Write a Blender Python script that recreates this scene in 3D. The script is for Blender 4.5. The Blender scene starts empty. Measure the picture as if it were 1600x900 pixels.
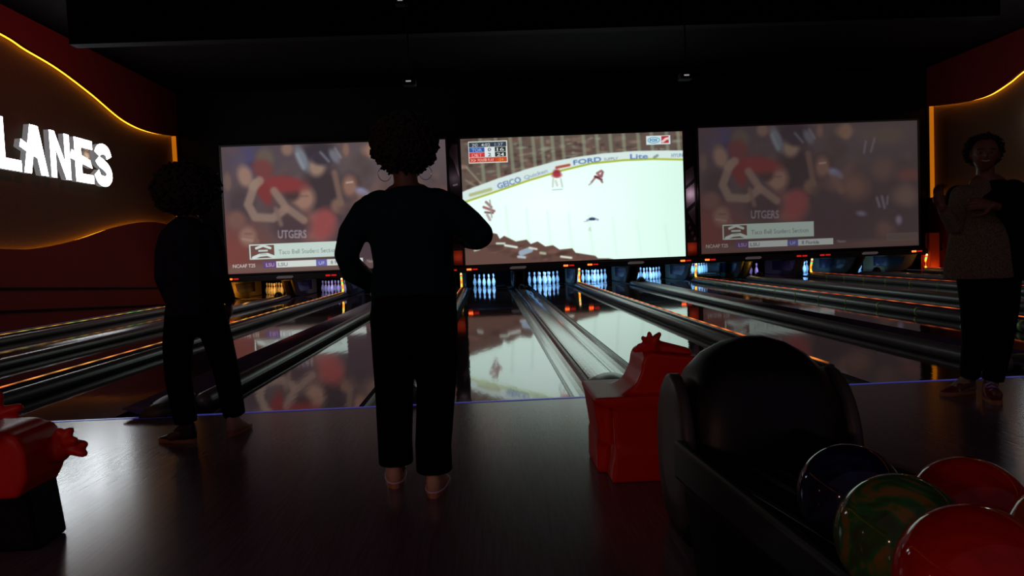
import bpy, bmesh, math, random
import numpy as np
from mathutils import Vector, Matrix
random.seed(7)
SC = bpy.context.scene
COL = SC.collection

# ------------------------------------------------------------------ camera
F, CH = 1180.0, 1.10
FOUL = 5.52            # foul line
r_ = math.radians(2.4)
d_ = Vector((-40, 57, -F)).normalized()
x_ = Vector((math.cos(r_), math.sin(r_), 0)); x_.z = -(x_.x*d_.x + x_.y*d_.y)/d_.z; x_.normalize()
z_ = x_.cross(d_)
Mwc = Matrix((x_, d_, z_))       # rows = world axes expressed in the camera's frame
cam_d = bpy.data.cameras.new('camera'); cam = bpy.data.objects.new('camera', cam_d); COL.objects.link(cam)
cam_d.sensor_width = 36.0; cam_d.lens = F/1600*36; cam_d.clip_start = 0.05; cam_d.clip_end = 200
cam.matrix_world = Matrix.Translation((0, 0, CH)) @ Mwc.to_4x4()
SC.camera = cam

# ------------------------------------------------------------------ world, exposure
w = bpy.data.worlds.new('world'); SC.world = w; w.use_nodes = True
w.node_tree.nodes['Background'].inputs[0].default_value = (0.58, 0.42, 0.62, 1)
w.node_tree.nodes['Background'].inputs[1].default_value = 0.11
SC.view_settings.view_transform = 'Standard'; SC.view_settings.look = 'None'
SC.view_settings.exposure = 0; SC.view_settings.gamma = 1; SC.view_settings.use_curve_mapping = False

def area(name, loc, size, energy, color, target=None, sy=None, spread=None):
    l = bpy.data.lights.new(name, 'AREA'); l.energy = energy; l.color = color; l.size = size
    if sy: l.shape = 'RECTANGLE'; l.size_y = sy
    if spread: l.spread = spread
    o = bpy.data.objects.new(name, l); COL.objects.link(o); o.location = loc
    if target is not None:
        o.rotation_euler = (Vector(target)-Vector(loc)).to_track_quat('-Z', 'Y').to_euler()
    return o
def point(name, loc, energy, color, rad=0.03):
    l = bpy.data.lights.new(name, 'POINT'); l.energy = energy; l.color = color; l.shadow_soft_size = rad
    o = bpy.data.objects.new(name, l); COL.objects.link(o); o.location = loc
    return o
# dim lamps of the seating area behind the camera (the back of the hall is open to it)
point('concourse_lamp', (-5.2, -4.0, 2.0), 48, (1.0, 0.55, 0.38), .13)
point('concourse_lamp', (-3.2, -4.6, 1.8), 48, (1.0, 0.55, 0.38), .13)
point('concourse_lamp', (-8.2, 2.0, 2.1), 7, (1.0, 0.50, 0.40), .10)
area('wall_washer', (-5.4, 14.6, 5.9), .5, 19, (1.0, .16, .14), (-8.7, 15.5, 1.6), .5)  # unseen red lamps added to brighten the red side walls
area('wall_washer', (10.6, 14.0, 5.9), .5, 12, (1.0, .16, .20), (13.2, 18.5, 4.2), .5)

# ------------------------------------------------------------------ helpers
def lin(c):
    return tuple(((v/255)/12.92 if v/255 <= 0.04045 else ((v/255+0.055)/1.055)**2.4) for v in c)
def mat(name, col, rough=0.5, metal=0.0, spec=0.5, emit=None, es=0.0, ior=1.5, noise=None, bump=None, coat=0.0):
    m = bpy.data.materials.new(name); m.use_nodes = True
    nt = m.node_tree; b = nt.nodes['Principled BSDF']
    b.inputs['Base Color'].default_value = (*col, 1); b.inputs['Roughness'].default_value = rough
    b.inputs['Metallic'].default_value = metal; b.inputs['Specular IOR Level'].default_value = spec
    b.inputs['IOR'].default_value = ior
    b.inputs['Coat Weight'].default_value = coat; b.inputs['Coat Roughness'].default_value = 0.08
    if emit: b.inputs['Emission Color'].default_value = (*emit, 1); b.inputs['Emission Strength'].default_value = es
    tc = nt.nodes.new('ShaderNodeTexCoord')
    if noise:                      # (scale xyz, col2)
        mp = nt.nodes.new('ShaderNodeMapping'); mp.inputs['Scale'].default_value = noise[0]
        n = nt.nodes.new('ShaderNodeTexNoise'); n.inputs['Detail'].default_value = 4
        rp = nt.nodes.new('ShaderNodeValToRGB')
        rp.color_ramp.elements[0].position = .38; rp.color_ramp.elements[1].position = .62
        rp.color_ramp.elements[0].color = (*col, 1); rp.color_ramp.elements[1].color = (*noise[1], 1)
        nt.links.new(tc.outputs['Object'], mp.inputs[0]); nt.links.new(mp.outputs[0], n.inputs['Vector'])
        nt.links.new(n.outputs[0], rp.inputs[0]); nt.links.new(rp.outputs[0], b.inputs['Base Color'])
    if bump:                       # (scale xyz, strength, distance)
        mp = nt.nodes.new('ShaderNodeMapping'); mp.inputs['Scale'].default_value = bump[0]
        n = nt.nodes.new('ShaderNodeTexNoise'); n.inputs['Detail'].default_value = 2
        bp = nt.nodes.new('ShaderNodeBump'); bp.inputs['Strength'].default_value = bump[1]; bp.inputs['Distance'].default_value = bump[2]
        nt.links.new(tc.outputs['Object'], mp.inputs[0]); nt.links.new(mp.outputs[0], n.inputs['Vector'])
        nt.links.new(n.outputs[0], bp.inputs['Height']); nt.links.new(bp.outputs[0], b.inputs['Normal'])
    return m
def obj(name, bm, m, parent=None, smooth=False, bevel=0, loc=None):
    me = bpy.data.meshes.new(name); bm.normal_update(); bm.to_mesh(me); bm.free()
    o = bpy.data.objects.new(name, me); COL.objects.link(o)
    for mm in (m if isinstance(m, (list, tuple)) else [m]): me.materials.append(mm)
    if smooth:
        for p in me.polygons: p.use_smooth = True
    if bevel:
        md = o.modifiers.new('bevel', 'BEVEL'); md.width = bevel; md.segments = 3; md.limit_method = 'ANGLE'
    if parent: o.parent = parent
    if loc: o.location = loc
    return o
def tag(o, label, cat, group=None, kind=None):
    if label: o['label'] = label
    if cat: o['category'] = cat
    if group: o['group'] = group
    if kind: o['kind'] = kind
    return o
def thing(name, label, cat, loc=(0, 0, 0), rz=0, group=None):
    o = bpy.data.objects.new(name, None); COL.objects.link(o); o.location = loc; o.rotation_euler = (0, 0, rz)
    o.empty_display_size = .1
    return tag(o, label, cat, group)
def struct(name, bm, m, label, cat='room', **k):
    o = obj(name, bm, m, **k); return tag(o, label, cat, kind='structure')
def box(bm, a, b, mi=0):
    vs = [bm.verts.new((x, y, z)) for z in (a[2], b[2]) for y in (a[1], b[1]) for x in (a[0], b[0])]
    for f in ((0, 2, 3, 1), (4, 5, 7, 6), (0, 1, 5, 4), (2, 6, 7, 3), (0, 4, 6, 2), (1, 3, 7, 5)):
        bm.faces.new([vs[i] for i in f]).material_index = mi
    return bm
def B(*boxes):
    bm = bmesh.new()
    for a, b in boxes: box(bm, a, b)
    return bm
def prism(bm, pts, fn, t0, t1, mi=0):
    """pts 2-D outline; fn(u, v, t) -> xyz; extruded from t0 to t1."""
    a = [bm.verts.new(fn(u, v, t0)) for u, v in pts]; b = [bm.verts.new(fn(u, v, t1)) for u, v in pts]
    n = len(pts)
    fs = [bm.faces.new(a), bm.faces.new(b[::-1])]
    for i in range(n): fs.append(bm.faces.new([a[i], b[i], b[(i+1) % n], a[(i+1) % n]]))
    for f in fs: f.material_index = mi
    bmesh.ops.recalc_face_normals(bm, faces=fs)
    return bm
def loft(bm, rings, cap=True, mi=0):
    """rings: list of lists of points, same length."""
    R = [[bm.verts.new(p) for p in r] for r in rings]; n = len(R[0]); fs = []
    for a, b in zip(R, R[1:]):
        for i in range(n): fs.append(bm.faces.new([a[i], a[(i+1) % n], b[(i+1) % n], b[i]]))
    if cap: fs += [bm.faces.new(R[0][::-1]), bm.faces.new(R[-1])]
    for f in fs: f.material_index = mi
    bmesh.ops.recalc_face_normals(bm, faces=fs)
def tube(bm, pts, rad, n=12, ref=None, round_ends=True):
    """pts: 3-D path; rad: one radius, or (a, b) per point (a along side vector, b along the other)."""
    pts = [Vector(p) for p in pts]
    if not isinstance(rad, (list, tuple)): rad = [rad]*len(pts)
    rad = [(q, q) if not isinstance(q, (list, tuple)) else q for q in rad]
    if round_ends:
        d0 = (pts[0]-pts[1]).normalized(); d1 = (pts[-1]-pts[-2]).normalized()
        r0, r1 = rad[0], rad[-1]; P, Q = [], []
        for c, s in ((.95, .30), (.75, .66), (.4, .92)):
            P.append(pts[0]+d0*c*min(r0)); Q.append((r0[0]*s, r0[1]*s))
        E1, E2 = [], []
        for c, s in ((.4, .92), (.75, .66), (.95, .30)):
            E1.append(pts[-1]+d1*c*min(r1)); E2.append((r1[0]*s, r1[1]*s))
        pts = P+pts+E1; rad = Q+list(rad)+E2
    rings = []; side = None
    for i, p in enumerate(pts):
        t = (pts[min(i+1, len(pts)-1)]-pts[max(i-1, 0)]).normalized()
        if side is None:
            rf = Vector(ref) if ref else (Vector((1, 0, 0)) if abs(t.x) < .8 else Vector((0, 1, 0)))
            side = (rf-t*rf.dot(t)).normalized()
        else: side = (side-t*side.dot(t)).normalized()
        u = t.cross(side)
        rings.append([p+side*math.cos(2*math.pi*k/n)*rad[i][0]+u*math.sin(2*math.pi*k/n)*rad[i][1] for k in range(n)])
    loft(bm, rings)
def lathe(bm, prof, n=20, c=(0, 0, 0)):
    loft(bm, [[(c[0]+r*math.cos(2*math.pi*k/n), c[1]+r*math.sin(2*math.pi*k/n), c[2]+z) for k in range(n)] for r, z in prof])
def ball(bm, c, r, n=24, sc=(1, 1, 1)):
    bmesh.ops.create_uvsphere(bm, u_segments=n, v_segments=n//2, radius=1,
        matrix=Matrix.Translation(c) @ Matrix.Diagonal((r*sc[0], r*sc[1], r*sc[2], 1)))
def copy_tree(o):
    c = o.copy(); COL.objects.link(c)
    for ch in list(o.children):
        k = copy_tree(ch); k.parent = c
    return c
X_ = lambda u, v, t: (t, u, v)     # outline in the YZ plane
Y_ = lambda u, v, t: (u, t, v)     # outline in the XZ plane
Z_ = lambda u, v, t: (u, v, t)     # outline in the XY plane

# ------------------------------------------------------------------ materials
M = {}
M['approach'] = mat('approach_boards', (.17, .12, .145), .20, spec=.5, noise=((14, .6, 1), (.130, .09, .11)))
M['lane'] = mat('oiled_lane', (.075, .050, .056), .045, spec=.5, ior=1.85, noise=((24, .5, 1), (.050, .034, .040)), bump=((3, .5, 1), .05, .01))
M['gutter'] = mat('grey_gutter', (.06, .06, .07), .38, spec=.5)
M['gutter_gloss'] = mat('pale_gutter', (.11, .125, .12), .20, spec=.8, coat=.3, bump=((8, 1.5, 8), .08, .01))
M['cap'] = mat('divider_cap', (.10, .10, .105), .13, spec=.7, bump=((20, 2, 20), .15, .01))
M['capviolet'] = mat('divider_cap_violet', (.085, .068, .15), .3, spec=.5)
M['rail'] = mat('rail_plastic', (.05, .043, .09), .22, spec=.6)
M['bumper'] = mat('bumper_tube', (.12, .14, .15), .30, spec=.5)
M['clip'] = mat('green_clip', (.30, .55, .14), .4)
M['deckedge'] = mat('tan_edge_strip', (.75, .36, .09), .45)
M['black'] = mat('black_paint', (.006, .005, .006), .7, spec=.15)
M['pitblack'] = mat('pit_black', (.0015, .0015, .002), .9, spec=.02)
M['ceiling'] = mat('ceiling_black', (.005, .004, .005), .8, spec=.08)
M['blackgloss'] = mat('black_plastic', (.004, .003, .004), .42, spec=.3)
M['grey_side'] = mat('grey_plastic_panel', (.05, .042, .04), .5)
M['frame'] = mat('screen_frame', (.008, .007, .008), .45)
M['redwall'] = mat('red_wall', (.26, .012, .014), .75, noise=((3, 3, 3), (.23, .011, .012)))
M['recess'] = mat('brown_recess', (.15, .085, .042), .7, noise=((6, 6, 6), (.125, .07, .035)))
M['gold'] = mat('gold_led', (.2, .1, .02), .5, emit=(1.0, .36, .015), es=4.8)
M['gold_end'] = mat('gold_end_strip', (.2, .1, .02), .5, emit=(1.0, .27, .008), es=.42)
M['letter'] = mat('letter_face', (.8, .8, .8), .4, emit=(.90, .96, 1.0), es=9)
M['letter_side'] = mat('letter_side', (.35, .35, .36), .5, emit=(.8, .82, .85), es=.16)
M['kick'] = mat('kickback_panel', (.24, .27, .21), .5, noise=((2, 2, 2), (.18, .21, .17)))
M['cream'] = mat('cream_panel', (.42, .32, .17), .5)
M['pin'] = mat('pin_white', (.82, .84, .86), .25, spec=.6)
M['pinred'] = mat('pin_red', (.65, .02, .05), .3)
M['mural'] = mat('mural_dark', (.03, .018, .024), .8)
M['mural_fill'] = mat('mural_mauve', (.34, .25, .30), .8)
M['orange'] = mat('orange_red_column', (.75, .075, .012), .6)
M['red_led'] = mat('indicator_bright', (.3, .02, 0), .4, emit=(1.0, .10, .015), es=4.0)
M['red_dim'] = mat('indicator_dim', (.3, .02, 0), .4, emit=(.8, .015, .01), es=.7)
M['plaque'] = mat('plaque_grey', (.16, .13, .13), .5, emit=(.4, .33, .33), es=.12)
M['foul'] = mat('foul_line_blue', (.05, .05, .3), .3, emit=(.05, .055, .34), es=.42)
M['redplastic'] = mat('red_plastic', (.80, .018, .006), .38, spec=.3)
M['skin'] = mat('skin_brown', (.16, .07, .045), .5)
M['hair'] = mat('hair_dark', (.016, .008, .007), .8)
M['sweater'] = mat('teal_sweater', (.004, .022, .027), .9, spec=.12, bump=((150, 150, 150), .3, .004))
M['trousers'] = mat('black_trousers', (.002, .004, .005), .9, spec=.08)
M['denim'] = mat('navy_denim', (.012, .012, .026), .85, spec=.15, bump=((180, 180, 180), .4, .004))
M['darkcloth'] = mat('dark_cloth', (.007, .005, .010), .9, spec=.1)
M['knit'] = mat('cream_knit', (.34, .29, .20), .95, noise=((60, 60, 22), (.07, .055, .04)), bump=((60, 60, 200), .8, .008))
M['shoe_tan'] = mat('tan_leather', (.70, .42, .27), .55)
M['shoe_dark'] = mat('dark_leather', (.03, .012, .012), .5)
M['shoe_red'] = mat('red_leather', (.22, .02, .02), .5)
M['shoe_grey'] = mat('pale_suede', (.40, .33, .24), .6)
M['sole'] = mat('sole_white', (.50, .22, .10), .5)
M['sole_stripe'] = mat('sole_pale_stripe', (.85, .65, .90), .5)
M['lace'] = mat('lace_white', (.42, .42, .85), .6)
M['silver'] = mat('silver', (.7, .7, .72), .25, metal=1)
M['eye'] = mat('eye_white', (.14, .12, .11), .4); M['iris'] = mat('iris_dark', (.01, .006, .005), .3)
M['lip'] = mat('lips', (.28, .06, .06), .4); M['teeth'] = mat('teeth', (.5, .46, .42), .4)

# ------------------------------------------------------------------ structure
XL, XR, ZC, YB = -8.72, 13.25, 6.0, 25.6
struct('floor', B(((XL-.4, -6, -.25), (XR+.4, FOUL, 0))), M['approach'], 'dark brown approach floor boards in front of the lanes', 'floor')
struct('floor_pit', B(((XL-.4, FOUL, -.30), (XR+.4, YB+.3, -.12))), M['black'], 'black sub-floor under the lanes and gutters', 'floor')
struct('ceiling', B(((XL-.4, -.5, ZC), (XR+.4, YB+.3, ZC+.15))), M['ceiling'], 'black ceiling over the lanes', 'ceiling')
struct('trim_ceiling', B(((-6.9, 13.2, 4.88), (9.2, 13.45, ZC))), M['ceiling'], 'black soffit beam across the ceiling', 'beam')
struct('wall_back', B(((XL-.4, YB, -.2), (XR+.4, YB+.2, ZC))), M['black'], 'black back wall behind the pins', 'wall')
struct('wall_back_upper', B(((XL, 22.3, .66), (XR, 22.4, ZC))), M['black'], 'black wall above the screens', 'wall')
#struct('wall_rear', B(((XL-.4, -6.2, 0), (XR+.4, -6, ZC))), M['black'], 'black wall behind the camera', 'wall')
bmf = bmesh.new(); box(bmf, (XL, FOUL-.035, 0), (XR, FOUL, .003))
struct('trim_foul', bmf, M['foul'], 'thin glowing blue foul line across the floor edge', 'foul line')

def wave(pts, steps=14):      # smooth an outline (Catmull-Rom)
    out = []
    P = [pts[0]]+list(pts)+[pts[-1]]
    for i in range(1, len(P)-2):
        a, b, c, d = [Vector(q) for q in P[i-1:i+3]]
        for k in range(steps):
            t = k/steps
            out.append(tuple(.5*((2*b)+(c-a)*t+(2*a-5*b+4*c-d)*t*t+(3*b-a-3*c+d)*t**3)))
    out.append(tuple(pts[-1])); return out
def side_wall(side, X, top, bot, yend):
    s = 1 if side == 'left' else -1
    back = X - s*.20
    struct('wall_'+side, B(((min(back, back-s*.15), -6, 0), (max(back, back-s*.15), YB, ZC))), M['recess'],
           'brown recessed %s side wall lit by hidden gold light' % side, 'wall')
    t = wave(top); b = wave(bot)
    bm = bmesh.new(); prism(bm, t+[(yend, ZC), (-6, ZC)], X_, X-s*.06, X)
    struct('wall_%s_upper' % side, bm, M['redwall'], 'dark red raised wall panel above the %s wave recess' % side, 'wall')
    bm = bmesh.new(); prism(bm, b+[(yend, -.0), (-6, -.0)], X_, X-s*.06, X)
    struct('wall_%s_lower' % side, bm, M['redwall'], 'dark red raised wall panel below the %s wave recess' % side, 'wall')
    bm = bmesh.new(); box(bm, (min(X, back), yend, 0), (max(X, back), YB, ZC))
    struct('wall_%s_end' % side, bm, M['black'], 'black end section of the %s wall beside the screens' % side, 'wall')
    # gold light strips hidden behind the raised edges
    for nm, c, dz in (('trim_light_upper_'+side, t, .026), ('trim_light_lower_'+side, b, -.034)):
        bm = bmesh.new(); tube(bm, [(X-s*.135, y, z+dz) for y, z in c], .014, 6, ref=(1, 0, 0))
        struct(nm, bm, M['gold'], 'gold light strip along the %s edge of the %s wave recess' % (nm.split('_')[2], side), 'light strip')
    bm = bmesh.new(); box(bm, (min(X-s*.19, X-s*.07), yend-.03, b[-1][1]), (max(X-s*.19, X-s*.07), yend-.004, t[-1][1]))
    struct('trim_light_end_'+side, bm, M['gold_end'], 'vertical gold light strip at the end of the %s recess' % side, 'light strip')
side_wall('left', XL, [(-6, 4.2), (0, 4.9), (6, 5.3), (11, 5.55), (14.35, 5.48), (15.3, 5.38), (16.4, 5.27), (17.7, 5.02), (19.2, 4.67), (20.6, 4.62), (22.25, 4.77)],
          [(-6, 2.4), (2, 2.2), (8, 1.75), (11, 1.55), (13.9, 1.5), (15.0, 1.51), (16.4, 1.68), (18.2, 2.02), (19.9, 2.22), (21.2, 2.20), (22.25, 2.16)], 22.25)
side_wall('right', XR, [(-6, 4.2), (0, 4.9), (8, 5.5), (14, 5.6), (16.5, 5.4), (18.2, 5.0), (18.9, 4.78), (19.65, 4.64), (20.7, 4.68), (22.25, 4.87)],
          [(-6, 2.4), (2, 2.2), (8, 1.75), (11, 1.55), (13.9, 1.5), (15.0, 1.51), (16.4, 1.68), (18.2, 2.02), (19.9, 2.22), (21.2, 2.20), (22.25, 2.16)], 22.25)
for k, ((y0, z0), (y1, z1)) in enumerate((((9, .98), (20.6, .44)), ((9, .60), (20.6, -.02)))):
    bm = bmesh.new(); prism(bm, [(y0, z0), (y1, z1), (y1, z1+.05), (y0, z0+.05)], X_, XL, XL+.03)  # dark shadow lines on the wall, built as thin black strips
    struct('trim_%d' % (k+1), bm, M['black'], ('upper' if k == 0 else 'lower')+' thin black moulding along the red left wall', 'moulding')

# ------------------------------------------------------------------ projected pictures
def raster_text(s, bold=False):
    cu = bpy.data.curves.new('t', 'FONT'); cu.body = s; cu.resolution_u = 3
    if bold: cu.offset = .018
    o = bpy.data.objects.new('t', cu); me = bpy.data.meshes.new_from_object(o)
    me.calc_loop_triangles()
    v = np.array([x.co[:2] for x in me.vertices]).reshape(-1, 2); tr = np.array([t.vertices[:] for t in me.loop_triangles]).reshape(-1, 3)
    bpy.data.objects.remove(o); bpy.data.curves.remove(cu); bpy.data.meshes.remove(me)
    v = v-v.min(0) if len(v) else v
    return v, tr
class Canvas:
    def __init__(s, x0, x1, yt0, yt1, h, W=704, Hh=400):
        s.x0, s.x1, s.yt0, s.sl, s.h = x0, x1, yt0, (yt1-yt0)/(x1-x0), h
        s.W, s.H = W, Hh; s.w = x1-x0
        gx, gy = np.meshgrid(np.linspace(0, 1, W), np.linspace(0, 1, Hh))
        s.X = gx*s.w; s.Y = gy*h
        s.img = np.zeros((Hh, W, 3))
    def q(s, px, py):              # position in the picture (in its own small units)
        return px-s.x0, py-(s.yt0+s.sl*(px-s.x0))
    def put(s, m, c, a=1.0):
        m = (m*a)[..., None]; s.img = s.img*(1-m)+np.array(c, float)*m
    def blob(s, px, py, rx, ry, c, ang=0, soft=.35, a=1.0, raw=False):
        cx, cy = (px, py) if raw else s.q(px, py); t = math.radians(ang)
        dx, dy = s.X-cx, s.Y-cy; u = dx*math.cos(t)+dy*math.sin(t); v = -dx*math.sin(t)+dy*math.cos(t)
        d = np.sqrt((u/rx)**2+(v/ry)**2); s.put(np.clip((1+soft-d)/(2*soft), 0, 1), c, a)
    def line(s, pts, wd, c, soft=1.5, a=1.0):
        P = [s.q(*p) for p in pts]; D = np.full(s.X.shape, 1e9)
        for (ax, ay), (bx, by) in zip(P, P[1:]):
            L = max((bx-ax)**2+(by-ay)**2, 1e-6); t = np.clip(((s.X-ax)*(bx-ax)+(s.Y-ay)*(by-ay))/L, 0, 1)
            D = np.minimum(D, np.hypot(s.X-ax-t*(bx-ax), s.Y-ay-t*(by-ay)))
        s.put(np.clip((wd/2+soft/2-D)/soft, 0, 1), c, a)
    def rect(s, u0, v0, u1, v1, c, soft=.7, a=1.0):
        m = np.clip((s.X-u0)/soft+.5, 0, 1)*np.clip((u1-s.X)/soft+.5, 0, 1)*np.clip((s.Y-v0)/soft+.5, 0, 1)*np.clip((v1-s.Y)/soft+.5, 0, 1)
        s.put(m, c, a)
    def text(s, u, v, h, wd, st, c, a=1.0, rot=0.0, bold=True, blur=1):
        """st fitted into width wd and cap height h with its lower left at (u, v)."""
        V, T = raster_text(st, bold)
        if not len(T): return
        V = V/V.max(0)*np.array([wd, h]); cr, sr = math.cos(rot), math.sin(rot)
        xs = u+V[:, 0]*cr-V[:, 1]*sr; ys = v-(V[:, 0]*sr+V[:, 1]*cr)
        m = np.zeros(s.X.shape); sx, sy = (s.W-1)/s.w, (s.H-1)/s.h
        for t in T:
            x, y = xs[t]*sx, ys[t]*sy
            i0, i1 = int(max(0, math.floor(x.min()))), int(min(s.W-1, math.ceil(x.max())))
            j0, j1 = int(max(0, math.floor(y.min()))), int(min(s.H-1, math.ceil(y.max())))
            if i1 < i0 or j1 < j0: continue
            gx, gy = np.meshgrid(np.arange(i0, i1+1), np.arange(j0, j1+1))
            A = (x[1]-x[0])*(y[2]-y[0])-(x[2]-x[0])*(y[1]-y[0])
            if abs(A) < 1e-9: continue
            b1 = ((gx-x[0])*(y[2]-y[0])-(x[2]-x[0])*(gy-y[0]))/A; b2 = ((x[1]-x[0])*(gy-y[0])-(gx-x[0])*(y[1]-y[0]))/A
            ok = (b1 > -.02) & (b2 > -.02) & (b1+b2 < 1.02); m[j0:j1+1, i0:i1+1][ok] = 1
        for _ in range(blur):
            m[1:-1, 1:-1] = (m[1:-1, 1:-1]*2+m[:-2, 1:-1]+m[2:, 1:-1]+m[1:-1, :-2]+m[1:-1, 2:])/6
        s.put(np.clip(m, 0, 1), c, a)
    def mesh(s, name, x0, x1, y, z0, z1):
        W, Hh = s.W, s.H
        gx, gz = np.meshgrid(np.linspace(x0, x1, W), np.linspace(z1, z0, Hh))
        co = np.stack([gx, np.full_like(gx, y), gz], -1).reshape(-1, 3)
        idx = np.arange(W*Hh).reshape(Hh, W)
        f = np.stack([idx[1:, :-1], idx[1:, 1:], idx[:-1, 1:], idx[:-1, :-1]], -1).reshape(-1, 4)
        me = bpy.data.meshes.new(name); me.vertices.add(len(co)); me.vertices.foreach_set('co', co.ravel())
        me.loops.add(f.size); me.loops.foreach_set('vertex_index', f.ravel().astype(np.int32))
        me.polygons.add(len(f)); me.polygons.foreach_set('loop_start', (np.arange(len(f))*4).astype(np.int32))
        me.update(calc_edges=True)
        c = s.img/255; l = np.where(c <= .04045, c/12.92, ((np.maximum(c, 0)+.055)/1.055)**2.4)
        at = me.color_attributes.new('picture', 'FLOAT_COLOR', 'POINT')
        at.data.foreach_set('color', np.concatenate([l, np.ones(l.shape[:2]+(1,))], -1).astype(np.float32).ravel())
        return me
def picture_mat(name, strength, lift=(0, 0, 0)):
    m = bpy.data.materials.new(name); m.use_nodes = True; nt = m.node_tree; b = nt.nodes['Principled BSDF']
    b.inputs['Base Color'].default_value = (.02, .02, .02, 1); b.inputs['Roughness'].default_value = .8
    a = nt.nodes.new('ShaderNodeVertexColor'); a.layer_name = 'picture'
    mx = nt.nodes.new('ShaderNodeVectorMath'); mx.operation = 'MULTIPLY_ADD'
    mx.inputs[1].default_value = (strength,)*3; mx.inputs[2].default_value = lift
    nt.links.new(a.outputs[0], mx.inputs[0]); nt.links.new(mx.outputs[0], b.inputs['Emission Color']); b.inputs['Emission Strength'].default_value = 1
    return m

rs = np.random.RandomState(3)
# crowd picture (shown on the left and the right screen)
c = Canvas(345, 697, 228, 220, 199)
R = lambda x, y: (345+(x-1092)*352/341, 228-.0227*((x-1092)*352/341)+(y-(201-.041*(x-1092)))*199/196)   # right screen position -> left
c.img[:] = (84, 68, 68)
c.blob(430, 250, 120, 70, (72, 62, 70), soft=.8); c.blob(387, 246, 24, 26, (62, 62, 108), soft=.7, a=.8)
c.blob(640, 260, 120, 90, (84, 76, 80), soft=.8); c.blob(660, 350, 80, 60, (66, 54, 58), soft=.8)
c.blob(560, 360, 60, 50, (58, 46, 50), soft=.6); c.blob(350, 395, 50, 46, (118, 58, 52), soft=.7); c.rect(0, 186, 352, 199, (112, 84, 76), 8, .8)
for i in range(46):
    c.blob(350+rs.rand()*340, 228+rs.rand()*130, 4+rs.rand()*10, 4+rs.rand()*12, tuple(np.array((92, 72, 68))*(.6+rs.rand()*.7)), ang=rs.rand()*180, soft=.8, a=.45)
for px, py, rx, ry, col, an in [
    (412, 247, 14, 16, (92, 82, 72), 0), (448, 232, 9, 10, (132, 104, 92), 0), (497, 236, 26, 16, (42, 38, 48), 0), (500, 300, 30, 44, (48, 40, 46), 0),
    (408, 262, 16, 14, (108, 52, 52), 20), (380, 274, 11, 17, (150, 118, 102), -12), (352, 282, 6, 14, (104, 84, 76), 0), (372, 318, 20, 24, (62, 50, 56), 0),
    (470, 310, 17, 19, (152, 114, 98), 10), (452, 302, 12, 11, (58, 42, 42), 0), (438, 287, 37, 13, (128, 44, 46), 6), (408, 298, 22, 10, (120, 42, 44), 70),
    (488, 355, 30, 24, (136, 84, 78), 10), (500, 350, 18, 24, (146, 66, 66), 20), (448, 352, 28, 22, (64, 48, 54), 0), (440, 330, 20, 12, (70, 52, 56), 0),
    (379, 368, 13, 15, (142, 106, 92), 0), (393, 376, 4, 4, (120, 88, 78), 0), (363, 342, 14, 14, (112, 78, 70), 0),
    (493, 260, 13, 15, (150, 124, 106), 15), (500, 248, 17, 10, (44, 40, 52), 10), (470, 247, 8, 20, (112, 122, 136), -20), (521, 244, 6, 12, (106, 110, 122), -30),
    (545, 288, 15, 19, (66, 50, 50), 0), (543, 291, 11, 16, (138, 100, 86), 0), (522, 322, 10, 11, (120, 90, 76), 0), (536, 328, 14, 9, (102, 76, 68), 0), (555, 345, 26, 30, (62, 50, 56), 0),
    (540, 234, 5, 10, (128, 96, 84), 0), (582, 236, 9, 12, (150, 120, 98), 0)]:
    c.blob(px, py, rx, ry, col, an)
for p, wd, col in [([(395, 285), (382, 318), (392, 338), (420, 340), (440, 326)], 13, (146, 122, 108)), ([(392, 290), (402, 281)], 14, (150, 126, 110)),
    ([(424, 297), (440, 322), (468, 344)], 12, (144, 118, 104)), ([(425, 325), (432, 350)], 7, (120, 96, 88)), ([(520, 270), (528, 318)], 9, (118, 92, 80)),
    ([(500, 238), (512, 252)], 3, (130, 140, 156)), ([(523, 232), (531, 246)], 3, (140, 146, 160)), ([(463, 240), (472, 262)], 5, (136, 148, 158)), ([(556, 300), (572, 330)], 10, (128, 100, 88)),
    ([(560, 300), (572, 308)], 8, (150, 162, 176))]:
    c.line(p, wd, col, 4, .85)
c.line([(538, 286), (548, 285)], 2, (224, 210, 200), 1.5, .8); c.line([(370, 372), (386, 375)], 3, (170, 140, 128), 2, .8)
c.line([(374, 364), (386, 364)], 1.6, (84, 58, 52), 1.5, .7); c.line([(466, 306), (476, 306)], 2, (92, 66, 60), 2, .7)
for px, py, rx, ry, col, an in [(1318, 204, 13, 9, (150, 112, 92), 0), (1303, 269, 11, 6, (136, 142, 190), 25), (1378, 263, 17, 17, (112, 84, 74), 0), (1333, 292, 22, 20, (128, 92, 76), 10),
    (1303, 285, 16, 14, (112, 84, 76), 0), (1308, 345, 48, 34, (66, 50, 60), 0), (1413, 306, 20, 16, (128, 102, 88), 10), (1380, 357, 14, 14, (118, 84, 74), 0), (1420, 272, 20, 9, (126, 70, 64), 0),
    (1396, 335, 24, 14, (66, 56, 62), 20), (1402, 343, 5, 7, (160, 150, 180), 0), (1343, 333, 8, 4, (136, 130, 156), 10), (1388, 210, 24, 14, (104, 88, 74), 0)]:
    c.blob(*R(px, py), rx, ry, col, an, soft=.5, a=.8)
for p, wd in [([(1352, 220), (1349, 238)], 3), ([(1366, 215), (1360, 236)], 3), ([(1368, 308), (1372, 322)], 4), ([(1376, 306), (1380, 324)], 4), ([(1385, 306), (1384, 318)], 3)]:
    c.line([R(*q) for q in p], wd, (150, 142, 168), 2, .7)
for _ in range(9):
    c.img[1:-1, 1:-1] = (c.img[1:-1, 1:-1]*2+c.img[:-2, 1:-1]+c.img[2:, 1:-1]+c.img[1:-1, :-2]+c.img[1:-1, 2:])/6
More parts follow.
